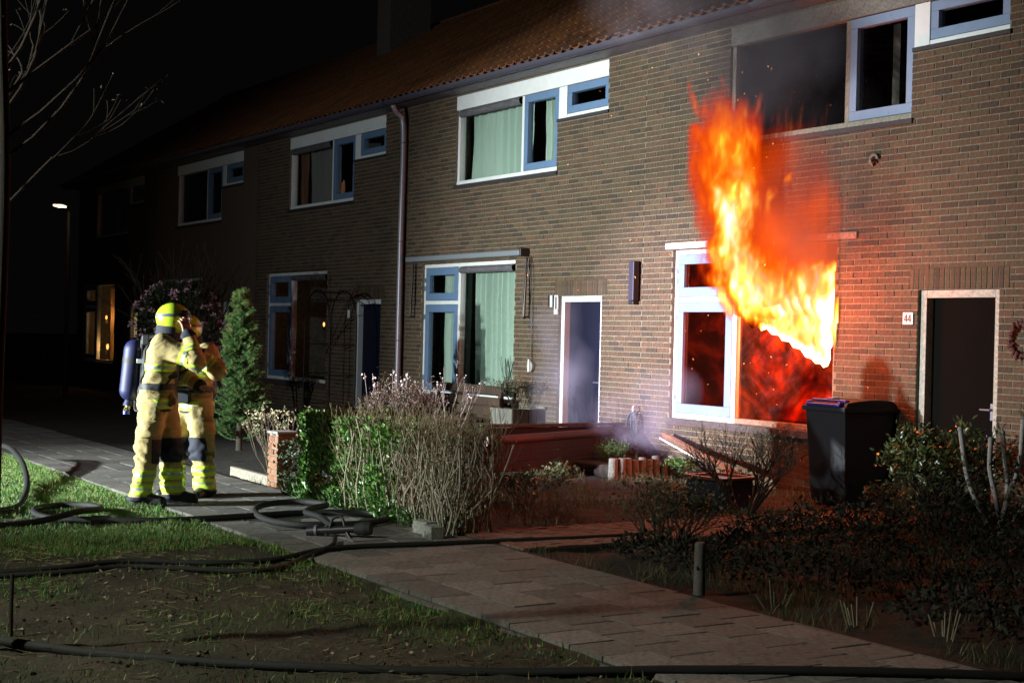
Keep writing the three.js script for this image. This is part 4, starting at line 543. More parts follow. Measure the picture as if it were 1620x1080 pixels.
{ // dense low shrubs filling the garden at the right
  const L = [], cs = [], tw = []; const H = (x, z) => ((0.02 + 0.34 * sst(-0.2, 0.5, fbm(x * 1.1, z * 1.1, 70, 2)) ) * sst(4.95, 4.35, z) + 0.24 * sst(-9.34, -9.15, x) * sst(-8.1, -8.7, x) * sst(3.9, 3.3, z) * (0.75 + 0.8 * Math.abs(nz(x * 2, z * 2.4, 9)))) * sst(0.25, 0.7, z) * sst(-9.32, -9.0, x);
  for (let i = 0; i < 21000; i++) { const x = -9.35 + 5.15 * Math.pow(rnd(), 1.4), z = rr(0.3, 4.95), h = H(x, z); if (h < 0.05 || !inFrame(x, 0.1, z, 1.06)) continue; const y = h * Math.pow(rnd(), 0.5); L.push(leafAt(x, y + 0.02, z, rr(-1, 1), rr(-0.2, 1.2), rr(-1, 1), rr(0.03, 0.07), rr(0.03, 0.05))); cs.push(tone(rnd() < 0.12 ? [0.03, 0.027, 0.015] : [0.010, 0.014, 0.006], 0.6)); }
  for (let i = 0; i < 420; i++) { const x = rr(-9.2, -4.6), z = rr(0.5, 4.7), h = H(x, z) + rr(0.0, 0.16), a = rr(0, 6.28); tw.push(tube([[x, 0, z], [x + Math.cos(a) * 0.05, h * 0.5, z + Math.sin(a) * 0.05], [x + Math.cos(a) * 0.16, h, z + Math.sin(a) * 0.16]], rr(0.002, 0.005), 3, 4)); }
  const t = thing('ground_cover', 'dark mass of low shrubs filling the front garden at the right', 'ground cover', [0, 0, 0], 0, null, 'stuff'); instanced('leaves', leafGeo, leafMat(1, 1, 1, 0.75), L, cs, t); mesh('twigs', tw, M.darkBark, t, null, 'stuff');
}

// ---------- tree and stake at the left edge ----------
{
  const t = thing('street_tree', 'thin bare young tree at the left edge, dark trunk and sparse crown', 'tree', [-7.66, 0, 9.5]); mesh('trunk', tube([[0, -0.05, 0], [0.005, 1.2, 0], [-0.03, 2.4, -0.02], [-0.06, 3.3, 0.01], [-0.04, 4.4, 0]], 0.032, 20, 8), M.darkBark, t);
  const g = [], tips = []; for (let k = 0; k < 26; k++) { const a = rr(-0.6, 2.6), y = rr(2.1, 4.2); twigs(V(-0.03, y, 0), V(-Math.cos(a) * 0.6, 0.75, -Math.sin(a) * 0.9).normalize(), rr(0.4, 0.75), 0.009, 3, { bend: 0.3, split: [1.6, 2.6], spread: 0.55 }, g, tips); } mesh('crown', g, M.darkBark, t, null, 'stuff');
  const L = [], cs = []; for (const [e] of tips) for (let k = 0; k < 2; k++) { L.push(leafAt(e.x + rr(-0.03, 0.03), e.y, e.z + rr(-0.03, 0.03), rr(-1, 1), rr(-0.5, 1), rr(-1, 1), rr(0.012, 0.024))); cs.push(tone([0.12, 0.13, 0.07], 0.4)); } instanced('buds', leafGeo, leafMat(1, 1, 1, 0.7), L, cs, t);
  single('stake', [tube([[-7.96, -0.05, 9.33], [-7.955, 0.15, 9.335], [-7.965, 0.33, 9.33]], 0.011, 6, 6), tube([[-7.957, 0.22, 9.333], [-7.93, 0.26, 9.28], [-7.87, 0.18, 9.22]], 0.004, 5, 4)], M.darkBark, 'thin dark broken stem sticking out of the bare earth bottom left', 'stem');
}

// ---------- hoses ----------
const hoseMat = M.rubber;
function hose(name, label, pts, r, y0, group, cat = 'hose', fine = 8) { const t = thing(name, label, cat, [0, 0, 0], 0, group); mesh('hose', tube(pts.map(([x, z, y]) => [x, (y ?? 0) + y0 + r, z]), r, pts.length * fine, 9), hoseMat, t); return t; }
{
  const a = hose('fire_hose', 'thick black fire hose across grass and pavement with a flat coil behind the nozzle', [[-11.97, 8.67], [-12.02, 8.47], [-12.02, 8.18, 0.02], [-12.19, 7.84, 0.06], [-12.56, 7.53, 0.03], [-13.03, 7.5, 0.01], [-13.19, 7.67], [-13.08, 7.91], [-12.71, 8.04], [-12.34, 8.0], [-12.1, 7.71], [-11.88, 7.25], [-11.8, 6.46, 0.015], [-11.81, 6, 0.02], [-11.69, 5.69, 0.02], [-11.42, 5.46, 0.02], [-11.18, 5.52, 0.02], [-11.0, 5.78, 0.02], [-10.99, 6.09, 0.02], [-11.11, 6.36, 0.02], [-11.5, 6.47, 0.02], [-12.03, 6.35, 0.04], [-12.28, 6.12, 0.05], [-12.28, 5.85, 0.06], [-12.09, 5.72, 0.06], [-11.86, 5.76, 0.07], [-11.6, 6.0, 0.085], [-11.3, 6.2, 0.09], [-10.98, 6.22, 0.09], [-10.7, 6.24, 0.05]], 0.027, 0.022, 'fire hoses');
  mesh('coupling', rod([-12.1, 0.052, 7.74], [-12.05, 0.052, 7.6], 0.036, 0.036, 12), M.blackPlastic, a);
  hose('fire_hose', 'hose loop standing up in the grass at the left edge', [[-17.55, 7.37, 0.2], [-17.34, 7.24, 0.2], [-16.56, 7.27, 0.15], [-15.06, 7.54, 0.06], [-13.73, 7.89, 0.02], [-13.16, 8.11], [-12.9, 8.45]], 0.03, 0.01, 'fire hoses');
  hose('fire_hose', 'long straight black hose across the pavement towards the bushes, upper of the pair', [[-9.9, 9.18], [-9.86, 8.96], [-9.91, 8.54], [-10.01, 8.09], [-9.72, 7.61], [-9.69, 7.16], [-9.84, 6.76, 0.02], [-9.91, 6.43, 0.02], [-9.83, 5.73, 0.02], [-9.77, 5.21, 0.02], [-9.69, 4.06, 0.02], [-9.95, 3.48, 0.02]], 0.019, 0.015, 'fire hoses');
  hose('fire_hose', 'slack lower hose that dips through the earth below the straight one', [[-9.73, 9.22], [-9.74, 8.99], [-9.74, 8.55], [-9.8, 8.15], [-9.6, 7.88], [-9.3, 7.46], [-9.42, 7.18], [-9.69, 6.88, 0.02], [-10.02, 6.55, 0.03], [-10.3, 6.4, 0.05]], 0.018, 0.012, 'fire hoses');
  hose('fire_hose', 'dark hose along the bottom edge nearest the camera', [[-8.21, 9.71], [-7.77, 9.43], [-7.28, 9.09], [-6.71, 8.49], [-6.05, 7.48], [-5.66, 6.75, 0.02], [-5.16, 5.9, 0.03], [-4.75, 5.2, 0.02]], 0.026, 0.0, 'fire hoses');
  // branch pipe (nozzle)
  const n = thing('hose_nozzle', 'black fire nozzle with handle lying on the pavement', 'nozzle', [-10.55, 0.075, 6.24], 1.0); const A = [-0.18, 0.0, -0.02], B = [0.12, 0.03, 0.04];
  mesh('barrel', [rod(A, B, 0.034, 0.03, 14), rod([-0.26, -0.01, -0.04], A, 0.042, 0.042, 14)], M.blackPlastic, n); mesh('nozzle_head', [rod(B, [0.2, 0.038, 0.056], 0.042, 0.056, 16), rod([0.2, 0.038, 0.056], [0.245, 0.042, 0.065], 0.056, 0.05, 16)], M.rubber, n);
  mesh('pistol_grip', [beam([0.05, 0.0, 0.03], [0.11, -0.07, 0.1], 0.03, 0.04, 0.01)], M.blackPlastic, n); mesh('bail_handle', tube([[-0.08, 0.03, 0.03], [-0.06, 0.1, 0.0], [0.0, 0.12, 0.0], [0.04, 0.04, 0.03]], 0.011, 14, 7), M.blackPlastic, n); for (const s of [-0.2, -0.12]) mesh('coupling_ring', rod([s, 0.0, -0.026], [s + 0.02, 0.002, -0.022], 0.046, 0.046, 14), M.zinc, n);
}

// ---------- people ----------
function nets(f, lo, hi, c) { // surface of f = 0, inside where f < 0
  const n = [0, 1, 2].map((k) => Math.ceil((hi[k] - lo[k]) / c) + 1), [nx, ny, nw] = n, val = new Float32Array(nx * ny * nw), id = (i, j, k) => i + nx * (j + ny * k);
  for (let k = 0; k < nw; k++) for (let j = 0; j < ny; j++) for (let i = 0; i < nx; i++) val[id(i, j, k)] = f(lo[0] + i * c, lo[1] + j * c, lo[2] + k * c);
  const vid = new Int32Array(nx * ny * nw).fill(-1), pos = [], ix = [], E = [[0, 1], [2, 3], [4, 5], [6, 7], [0, 2], [1, 3], [4, 6], [5, 7], [0, 4], [1, 5], [2, 6], [3, 7]];
  for (let k = 0; k < nw - 1; k++) for (let j = 0; j < ny - 1; j++) for (let i = 0; i < nx - 1; i++) {
    const v = []; let s = 0; for (let q = 0; q < 8; q++) { v[q] = val[id(i + (q & 1), j + ((q >> 1) & 1), k + (q >> 2))]; if (v[q] < 0) s++; } if (!s || s === 8) continue;
    let x = 0, y = 0, z = 0, m = 0; for (const [a, b] of E) if ((v[a] < 0) !== (v[b] < 0)) { const t = v[a] / (v[a] - v[b]); x += (a & 1) + t * ((b & 1) - (a & 1)); y += ((a >> 1) & 1) + t * (((b >> 1) & 1) - ((a >> 1) & 1)); z += (a >> 2) + t * ((b >> 2) - (a >> 2)); m++; }
    vid[id(i, j, k)] = pos.length / 3; pos.push(lo[0] + (i + x / m) * c, lo[1] + (j + y / m) * c, lo[2] + (k + z / m) * c);
  }
  const quad = (a, b, d, e, flip) => { if (a < 0 || b < 0 || d < 0 || e < 0) return; if (flip) ix.push(a, d, b, a, e, d); else ix.push(a, b, d, a, d, e); };
  for (let k = 1; k < nw - 1; k++) for (let j = 1; j < ny - 1; j++) for (let i = 1; i < nx - 1; i++) {
    const a = val[id(i, j, k)] < 0;
    if (a !== val[id(i + 1, j, k)] < 0) quad(vid[id(i, j - 1, k - 1)], vid[id(i, j, k - 1)], vid[id(i, j, k)], vid[id(i, j - 1, k)], !a);
    if (a !== val[id(i, j + 1, k)] < 0) quad(vid[id(i - 1, j, k - 1)], vid[id(i - 1, j, k)], vid[id(i, j, k)], vid[id(i, j, k - 1)], !a);
    if (a !== val[id(i, j, k + 1)] < 0) quad(vid[id(i - 1, j - 1, k)], vid[id(i, j - 1, k)], vid[id(i, j, k)], vid[id(i - 1, j, k)], !a);
  }
  const g = new THREE.BufferGeometry(); g.setAttribute('position', new THREE.BufferAttribute(new Float32Array(pos), 3)); g.setIndex(ix); g.computeVertexNormals();
  const uv = new Float32Array(pos.length / 3 * 2); for (let i = 0; i < pos.length / 3; i++) { uv[2 * i] = pos[3 * i] + pos[3 * i + 2]; uv[2 * i + 1] = pos[3 * i + 1]; } g.setAttribute('uv', new THREE.BufferAttribute(uv, 2)); return g;
}
const cap = (x, y, z, a, b, ra, rb) => { const dx = b[0] - a[0], dy = b[1] - a[1], dz = b[2] - a[2], px = x - a[0], py = y - a[1], pz = z - a[2], L = dx * dx + dy * dy + dz * dz || 1e-9, t = Math.min(1, Math.max(0, (px * dx + py * dy + pz * dz) / L)), qx = px - t * dx, qy = py - t * dy, qz = pz - t * dz; return Math.sqrt(qx * qx + qy * qy + qz * qz) - (ra + (rb - ra) * t); };
const tOn = (p, a, b) => { const d = [0, 1, 2].map((k) => b[k] - a[k]); return d.reduce((s, v, k) => s + v * (p[k] - a[k]), 0) / d.reduce((s, v) => s + v * v, 0); };
const smin = (a, b, k) => { const h = Math.max(k - Math.abs(a - b), 0) / k; return Math.min(a, b) - h * h * k * 0.25; };
const field = (caps, k) => (x, y, z) => { let d = 9; for (const c of caps) d = smin(d, cap(x, y, z, ...c), k); return d; };
const bounds = (caps, pad) => { const lo = [9, 9, 9], hi = [-9, -9, -9]; for (const [a, b, ra, rb] of caps) for (const [p, r] of [[a, ra], [b, rb]]) for (let k = 0; k < 3; k++) { lo[k] = Math.min(lo[k], p[k] - r - pad); hi[k] = Math.max(hi[k], p[k] + r + pad); } return [lo, hi]; };
function pickFaces(g, fn) { const p = g.attributes.position, ix = g.index.array, out = []; for (let i = 0; i < ix.length; i += 3) { const c = [0, 0, 0]; for (let q = 0; q < 3; q++) { c[0] += p.getX(ix[i + q]) / 3; c[1] += p.getY(ix[i + q]) / 3; c[2] += p.getZ(ix[i + q]) / 3; } if (fn(c)) out.push(ix[i], ix[i + 1], ix[i + 2]); } const r = new THREE.BufferGeometry(); for (const k of ['position', 'normal', 'uv']) r.setAttribute(k, g.attributes[k]); r.setIndex(out); return r.toNonIndexed(); }
const S = {
  cloth: std(0.47, 0.40, 0.185, 0.85, { bumpMap: rep(clothTex, 4), bumpScale: 0.005, map: rep(grimeTex, 1.3) }), lime: std(0.56, 0.78, 0.05, 0.55), silver: std(0.42, 0.46, 0.46, 0.35, { metalness: 0.3 }), navy: std(0.018, 0.022, 0.04, 0.8), skin: std(0.42, 0.235, 0.155, 0.55),
  helmet: new THREE.MeshPhysicalMaterial({ color: C(0.56, 0.76, 0.04), roughness: 0.35, clearcoat: 0.6, clearcoatRoughness: 0.2 }), boot: std(0.016, 0.016, 0.02, 0.45), strap: std(0.018, 0.018, 0.022, 0.6), bottle: new THREE.MeshPhysicalMaterial({ color: C(0.014, 0.020, 0.095), roughness: 0.55, clearcoat: 0.2 }), visor: std(0.03, 0.03, 0.035, 0.15), hair: std(0.03, 0.02, 0.014, 0.8), glove: std(0.22, 0.11, 0.06, 0.8),
};
// a hand: palm, four unequal fingers bent at two joints, a thumb from the side
function handCaps(w, dir, palmN, curl) {
  const D = V(...dir).normalize(), N = V(...palmN).addScaledVector(D, -V(...palmN).dot(D)).normalize(), X = new THREE.Vector3().crossVectors(D, N), W = V(...w), P = (d, n, s) => W.clone().addScaledVector(D, d).addScaledVector(N, n).addScaledVector(X, s).toArray(), c = [];
  c.push([P(-0.02, 0, 0), P(0.03, 0, 0), 0.026, 0.026], [P(0.02, 0, -0.028), P(0.085, 0, -0.030), 0.017, 0.014], [P(0.02, 0, -0.008), P(0.09, 0, -0.010), 0.018, 0.014], [P(0.02, 0, 0.012), P(0.087, 0, 0.010), 0.018, 0.014], [P(0.02, 0, 0.028), P(0.08, 0, 0.030), 0.016, 0.013]);
  [[-0.031, 0.078], [-0.010, 0.086], [0.011, 0.080], [0.031, 0.062]].forEach(([s, L], i) => { let d = 0.088 - Math.abs(i - 1.2) * 0.004, n = 0, a = curl * 0.6; const k = [P(d, n, s)]; for (const f of [0.45, 0.31, 0.24]) { d += Math.cos(a) * L * f; n += Math.sin(a) * L * f; k.push(P(d, n, s * (1 + 0.12 * k.length))); a += curl; } for (let q = 0; q < 3; q++) c.push([k[q], k[q + 1], 0.0095 - q * 0.0008, 0.0087 - q * 0.0008]); });
  c.push([P(0.012, 0.004, -0.03), P(0.045, 0.018, -0.058), 0.014, 0.0115], [P(0.045, 0.018, -0.058), P(0.078, 0.03, -0.066), 0.011, 0.009]); return c;
}
function makePerson(name, label, pos, J, o) {
  const t = thing(name, label, 'person', pos, 1.0189), clothJ = o.jacket || S.cloth, clothT = o.trousers || S.cloth;
  const F = V(...J.face).normalize(), side = new THREE.Vector3().crossVectors(V(0, 1, 0), F).normalize(), h = J.head; // side = the person's left
  const hp = (f, u, s) => [h[0] + F.x * f + side.x * s, h[1] + u, h[2] + F.z * f + side.z * s];
  // body: one continuous figure under the clothes, finer grids for head and hands
  const body = [[J.pelvis, J.chest, 0.115, 0.13], [J.chest, J.neck, 0.11, 0.055], [J.neck, h, 0.055, 0.06]]; for (const s of ['L', 'R']) body.push([J['sh' + s], J['el' + s], 0.05, 0.042], [J['el' + s], J['wr' + s], 0.042, 0.028], [J.chest, J['sh' + s], 0.10, 0.055], [J.pelvis, J['hip' + s], 0.11, 0.09], [J['hip' + s], J['kn' + s], 0.085, 0.06], [J['kn' + s], J['an' + s], 0.058, 0.04], [J['an' + s], J['toe' + s], 0.042, 0.03]);
  const parts = [nets(field(body, 0.05), ...bounds(body, 0.04), 0.016)];
  const hc = [[hp(-0.02, 0.03, 0), hp(0.01, 0.03, 0), 0.088, 0.085], [hp(0.03, -0.05, 0), hp(0.055, -0.085, 0), 0.058, 0.036], [J.neck, hp(-0.01, -0.05, 0), 0.055, 0.055], [hp(0.09, 0.0, 0), hp(0.112, -0.032, 0), 0.008, 0.013], [hp(0.072, 0.022, -0.034), hp(0.072, 0.022, 0.034), 0.012, 0.012], [hp(0.083, -0.062, -0.016), hp(0.083, -0.062, 0.016), 0.009, 0.009], [hp(0, 0.0, -0.088), hp(-0.01, 0.03, -0.092), 0.014, 0.016], [hp(0, 0.0, 0.088), hp(-0.01, 0.03, 0.092), 0.014, 0.016]];
  parts.push(nets(field(hc, 0.018), ...bounds(hc, 0.02), 0.006));
  for (const s of ['L', 'R']) { const c = handCaps(J['wr' + s], J['hand' + s], J['palm' + s], J.curl ?? 0.5); parts.push(nets(field(c, 0.008), ...bounds(c, 0.01), 0.004)); }
  const bm = mesh('body', parts, S.skin, t);
  for (const s of [-1, 1]) mesh('eye', new THREE.SphereGeometry(0.011, 10, 8).translate(...hp(0.079, 0.006, s * 0.032)), std(0.03, 0.025, 0.02, 0.2), bm);
  mesh('hair', nets((x, y, z) => Math.max(cap(x, y, z, hp(-0.03, 0.035, 0), hp(0, 0.035, 0), 0.095, 0.092), -(cap(x, y, z, hp(0.09, -0.06, 0), hp(0.12, 0.0, 0), 0.11, 0.08))), ...bounds([[hp(-0.03, 0.035, 0), hp(0, 0.035, 0), 0.095, 0.092]], 0.02), 0.008), S.hair, bm);
  // trousers, jacket: fuller shells with folds
  const joints = ['kn', 'el', 'an'].flatMap((n) => ['L', 'R'].map((q) => [...J[n + q], n === 'an' ? 0.28 : 0]));
  const fold = (x, y, z, k) => { let c = 0; for (const [jx, jy, jz, up] of joints) { const d2 = (x - jx) ** 2 + (y - jy - up) ** 2 + (z - jz) ** 2; if (d2 < 0.05) c += Math.exp(-d2 / 0.012) * Math.sin(y * 62 + x * 25 - z * 18 + 7 * nz(x * 6, y * 5, z * 6 + 8)); } return k * (0.015 * nz(x * 7 + 3, y * 4.5, z * 7) + 0.009 * nz(x * 11, y * 15, z * 11 + 9) + 0.011 * c + 0.003 * nz(x * 21, y * 24, z * 21 + 5)); };
  const sd = [side.x, 0, side.z], off = (p, s, u = 0, f = 0) => [p[0] + sd[0] * s + F.x * f, p[1] + u, p[2] + sd[2] * s + F.z * f];
  const tc = []; for (const s of ['L', 'R']) tc.push([off(J['hip' + s], 0, 0.08), J['hip' + s], 0.125, 0.135], [J['hip' + s], J['kn' + s], 0.132, 0.105], [J['kn' + s], [J['an' + s][0], 0.075, J['an' + s][2]], 0.105, 0.098]);
  const tf = field(tc, 0.045), tr = (x, y, z) => Math.max(tf(x, y, z) + fold(x, y, z, 1.25) + 0.010 * Math.max(0, nz(x * 5, y * 7, z * 5)), 0.062 - y), tb = bounds(tc, 0.04); tb[0][1] = 0.03;
  const trousers = mesh('trousers', nets(tr, ...tb, 0.012), clothT, bm);
  const jc = [[off(J.pelvis, 0.075, -0.06, -0.01), off(J.chest, 0.085, 0.02, 0), 0.152, 0.145], [off(J.pelvis, -0.075, -0.06, -0.01), off(J.chest, -0.085, 0.02, 0), 0.152, 0.145], [J.chest, J.neck, 0.14, 0.075]]; for (const s of ['L', 'R']) jc.push([J.chest, J['sh' + s], 0.12, 0.098], [J['sh' + s], J['el' + s], 0.095, 0.082], [J['el' + s], V(...J['el' + s]).lerp(V(...J['wr' + s]), 0.9).toArray(), 0.08, 0.062]);
  const jf = field(jc, 0.05), hem = J.pelvis[1] - 0.13, ja = (x, y, z) => { let d = jf(x, y, z) + fold(x, y, z, 1.1); const nearArm = Math.min(cap(x, y, z, J.shL, J.elL, 0.1, 0.1), cap(x, y, z, J.shR, J.elR, 0.1, 0.1), cap(x, y, z, J.elL, J.wrL, 0.1, 0.1), cap(x, y, z, J.elR, J.wrR, 0.1, 0.1)); if (nearArm > 0.02) d = Math.max(d, hem - y); return d; };
  const jb = bounds(jc, 0.04); const jacket = mesh('jacket', nets(ja, ...jb, 0.012), clothJ, bm);
  // stripes, straps and patches lie on the cloth: the same surface, some millimetres further out
  const jo = nets((x, y, z) => ja(x, y, z) - 0.006, ...jb, 0.010), to = nets((x, y, z) => tr(x, y, z) - 0.006, ...tb, 0.010), jo2 = nets((x, y, z) => ja(x, y, z) - 0.013, ...jb, 0.011);
  const isArm = (p) => { let best = null; for (const s of ['L', 'R']) for (const [a, b, n] of [['sh', 'el', 'u'], ['el', 'wr', 'f']]) { const A = J[a + s], B = J[b + s], d = cap(...p, A, B, 0.1, 0.09), tt = tOn(p, A, B); if (d < 0.012 && tt > 0.1 && (!best || d < best.d)) best = { d, tt, n }; } return best; };
  const band = (v, list) => list.some(([a, b]) => v > a && v < b);
  const y0 = hem, jLime = [[y0 + 0.02, y0 + 0.05], [y0 + 0.078, y0 + 0.108]], jSil = [[y0 + 0.05, y0 + 0.078]], cy = J.chest[1] - 0.12, cLime = [[cy, cy + 0.025], [cy + 0.05, cy + 0.075]], cSil = [[cy + 0.025, cy + 0.05]];
  const onJ = (L, Cc, up, fo) => (p) => { const a = isArm(p); if (a) return a.n === 'u' ? band(a.tt, up) : band(a.tt, fo); return band(p[1], L) || band(p[1], Cc); };
  mesh('lime_stripe', pickFaces(jo, onJ(jLime, cLime, [[0.60, 0.70], [0.80, 0.90]], [[0.30, 0.38], [0.46, 0.54]])), S.lime, jacket); mesh('silver_stripe', pickFaces(jo, onJ(jSil, cSil, [[0.70, 0.80]], [[0.38, 0.46]])), S.silver, jacket);
  mesh('lime_stripe', pickFaces(to, (p) => band(p[1], [[0.30, 0.337], [0.238, 0.273], [0.178, 0.210], [0.115, 0.153]])), S.lime, trousers); mesh('silver_stripe', pickFaces(to, (p) => band(p[1], [[0.273, 0.30], [0.153, 0.178]])), S.silver, trousers); mesh('dark_hem', pickFaces(to, (p) => p[1] < 0.098), S.navy, trousers);
  for (const q of ['L', 'R']) { const sgn = q === 'L' ? 1 : -1, hx0 = J['hip' + q], pk = nets((x, y, z) => tr(x, y, z) - 0.016 + 0.02 * sst(0.07, 0.085, Math.abs(y - 0.70)), ...tb, 0.012); mesh('thigh_pocket', pickFaces(pk, (p) => { const k = [0, 1, 2].map((i) => hx0[i] + (J['kn' + q][i] - hx0[i]) * 0.55), lx = (p[0] - k[0]) * sd[0] + (p[2] - k[2]) * sd[2], lf = (p[0] - k[0]) * F.x + (p[2] - k[2]) * F.z; return Math.abs(p[1] - 0.70) < 0.085 && lx * sgn > 0.03 && Math.abs(lf) < 0.08; }), S.cloth, trousers); }
  mesh('hem_edge', pickFaces(jo, (p) => { const a = isArm(p); return a ? a.n === 'f' && a.tt > 0.83 : p[1] < y0 + 0.016; }), S.navy, jacket);
  mesh('knee_patch', pickFaces(to, (p) => ['L', 'R'].some((s) => { const k = J['kn' + s], dx = p[0] - k[0], dz = p[2] - k[2]; return Math.abs(p[1] - k[1]) < 0.11 && dx * F.x + dz * F.z > 0.045; })), S.navy, trousers);
  mesh('harness', pickFaces(jo2, (p) => { if (isArm(p) && isArm(p).tt > 0.12) return false; const s = (p[0] - J.chest[0]) * sd[0] + (p[2] - J.chest[2]) * sd[2]; return (Math.abs(Math.abs(s) - 0.115) < 0.026 && p[1] > J.pelvis[1] + 0.1) || (p[1] > J.pelvis[1] + 0.065 && p[1] < J.pelvis[1] + 0.12); }), S.strap, jacket);
  mesh('collar', nets((x, y, z) => Math.max(cap(x, y, z, off(J.neck, 0, -0.03), off(J.neck, 0, 0.035), 0.098, 0.086), -cap(x, y, z, off(J.neck, 0, -0.1), off(J.neck, 0, 0.16), 0.07, 0.066), y - J.neck[1] - 0.06), ...bounds([[off(J.neck, 0, -0.03), off(J.neck, 0, 0.05), 0.1, 0.1]], 0.02), 0.009), S.navy, jacket);
  for (const s of ['L', 'R']) { const A = J['an' + s], T = J['toe' + s], bc = [[[A[0], 0.2, A[2]], A, 0.062, 0.064], [A, [T[0], 0.052, T[2]], 0.062, 0.05], [[A[0] - F.x * 0.03, 0.045, A[2] - F.z * 0.03], [T[0], 0.045, T[2]], 0.052, 0.05]], bf = field(bc, 0.03); const bt = mesh('boot', nets((x, y, z) => Math.max(bf(x, y, z), 0.012 - y), ...bounds(bc, 0.03), 0.010), S.boot, bm); mesh('sole', nets((x, y, z) => Math.max(bf(x, y, z) - 0.008, y - 0.028, 0.001 - y), ...bounds(bc, 0.04), 0.009), S.strap, bt); }
  // helmet: deep shell to below the ears, ridge, band, rim, neck cloth, raised visor
  const hx = new THREE.Matrix4().makeBasis(F, V(0, 1, 0), new THREE.Vector3().crossVectors(F, V(0, 1, 0))).multiply(new THREE.Matrix4().makeRotationZ(J.nod ?? 0)).setPosition(...hp(-0.012, 0.03, 0));
  const inH = (x, y, z) => Math.hypot(x / 0.150, (y - 0.01) / 0.140, z / 0.128) - 1, shellF = (x, y, z) => { const d = inH(x, y, z) * 0.13, back = y + 0.105 + (x > 0 ? 0.9 * Math.max(0, x - 0.0) : 0), cut = Math.max(d, -back); return Math.max(cut, -(Math.hypot(x / 0.138, (y - 0.01) / 0.128, z / 0.117) - 1) * 0.13); };
  const lo3 = [-0.2, -0.16, -0.17], hi3 = [0.2, 0.2, 0.17], place = (g) => g.applyMatrix4(hx);
  const hm = mesh('helmet', place(nets((x, y, z) => shellF(x, y, z) - 0.004 * Math.exp(-((z / 0.018) ** 2)) * (y > 0 ? 1 : 0), lo3, hi3, 0.007)), o.helmet || S.helmet, bm);
  const outer = nets((x, y, z) => shellF(x, y, z) - 0.006, lo3, hi3, 0.007); mesh('silver_band', place(pickFaces(outer, ([x, y, z]) => Math.abs(y - 0.045 - 0.15 * x) < 0.012 && inH(x, y, z) > 0)), std(0.12, 0.16, 0.22, 0.4), hm); mesh('helmet_rim', place(pickFaces(outer, ([x, y, z]) => { const e = y + 0.105 + (x > 0 ? 0.9 * x : 0); return e < 0.018 && inH(x, y, z) > -0.02; })), S.strap, hm);
  mesh('visor', place(pickFaces(nets((x, y, z) => Math.abs(Math.hypot(x / 0.158, (y - 0.01) / 0.146, z / 0.136) - 1) * 0.13 - 0.006, [-0.2, -0.1, -0.2], [0.2, 0.2, 0.2], 0.008), ([x, y]) => x > 0.075 && y > 0.01 && y < 0.10)), S.visor, hm);
  mesh('neck_cloth', place(pickFaces(nets((x, y, z) => Math.abs(Math.hypot(x / 0.13, z / 0.118) - 1 - 0.25 * Math.min(0, y + 0.1) * -1) * 0.12 - 0.007, [-0.2, -0.22, -0.2], [0.2, -0.06, 0.2], 0.009), ([x]) => x < 0.035)), S.navy, hm);
  return { t, jacket, bm, trousers, off };
}
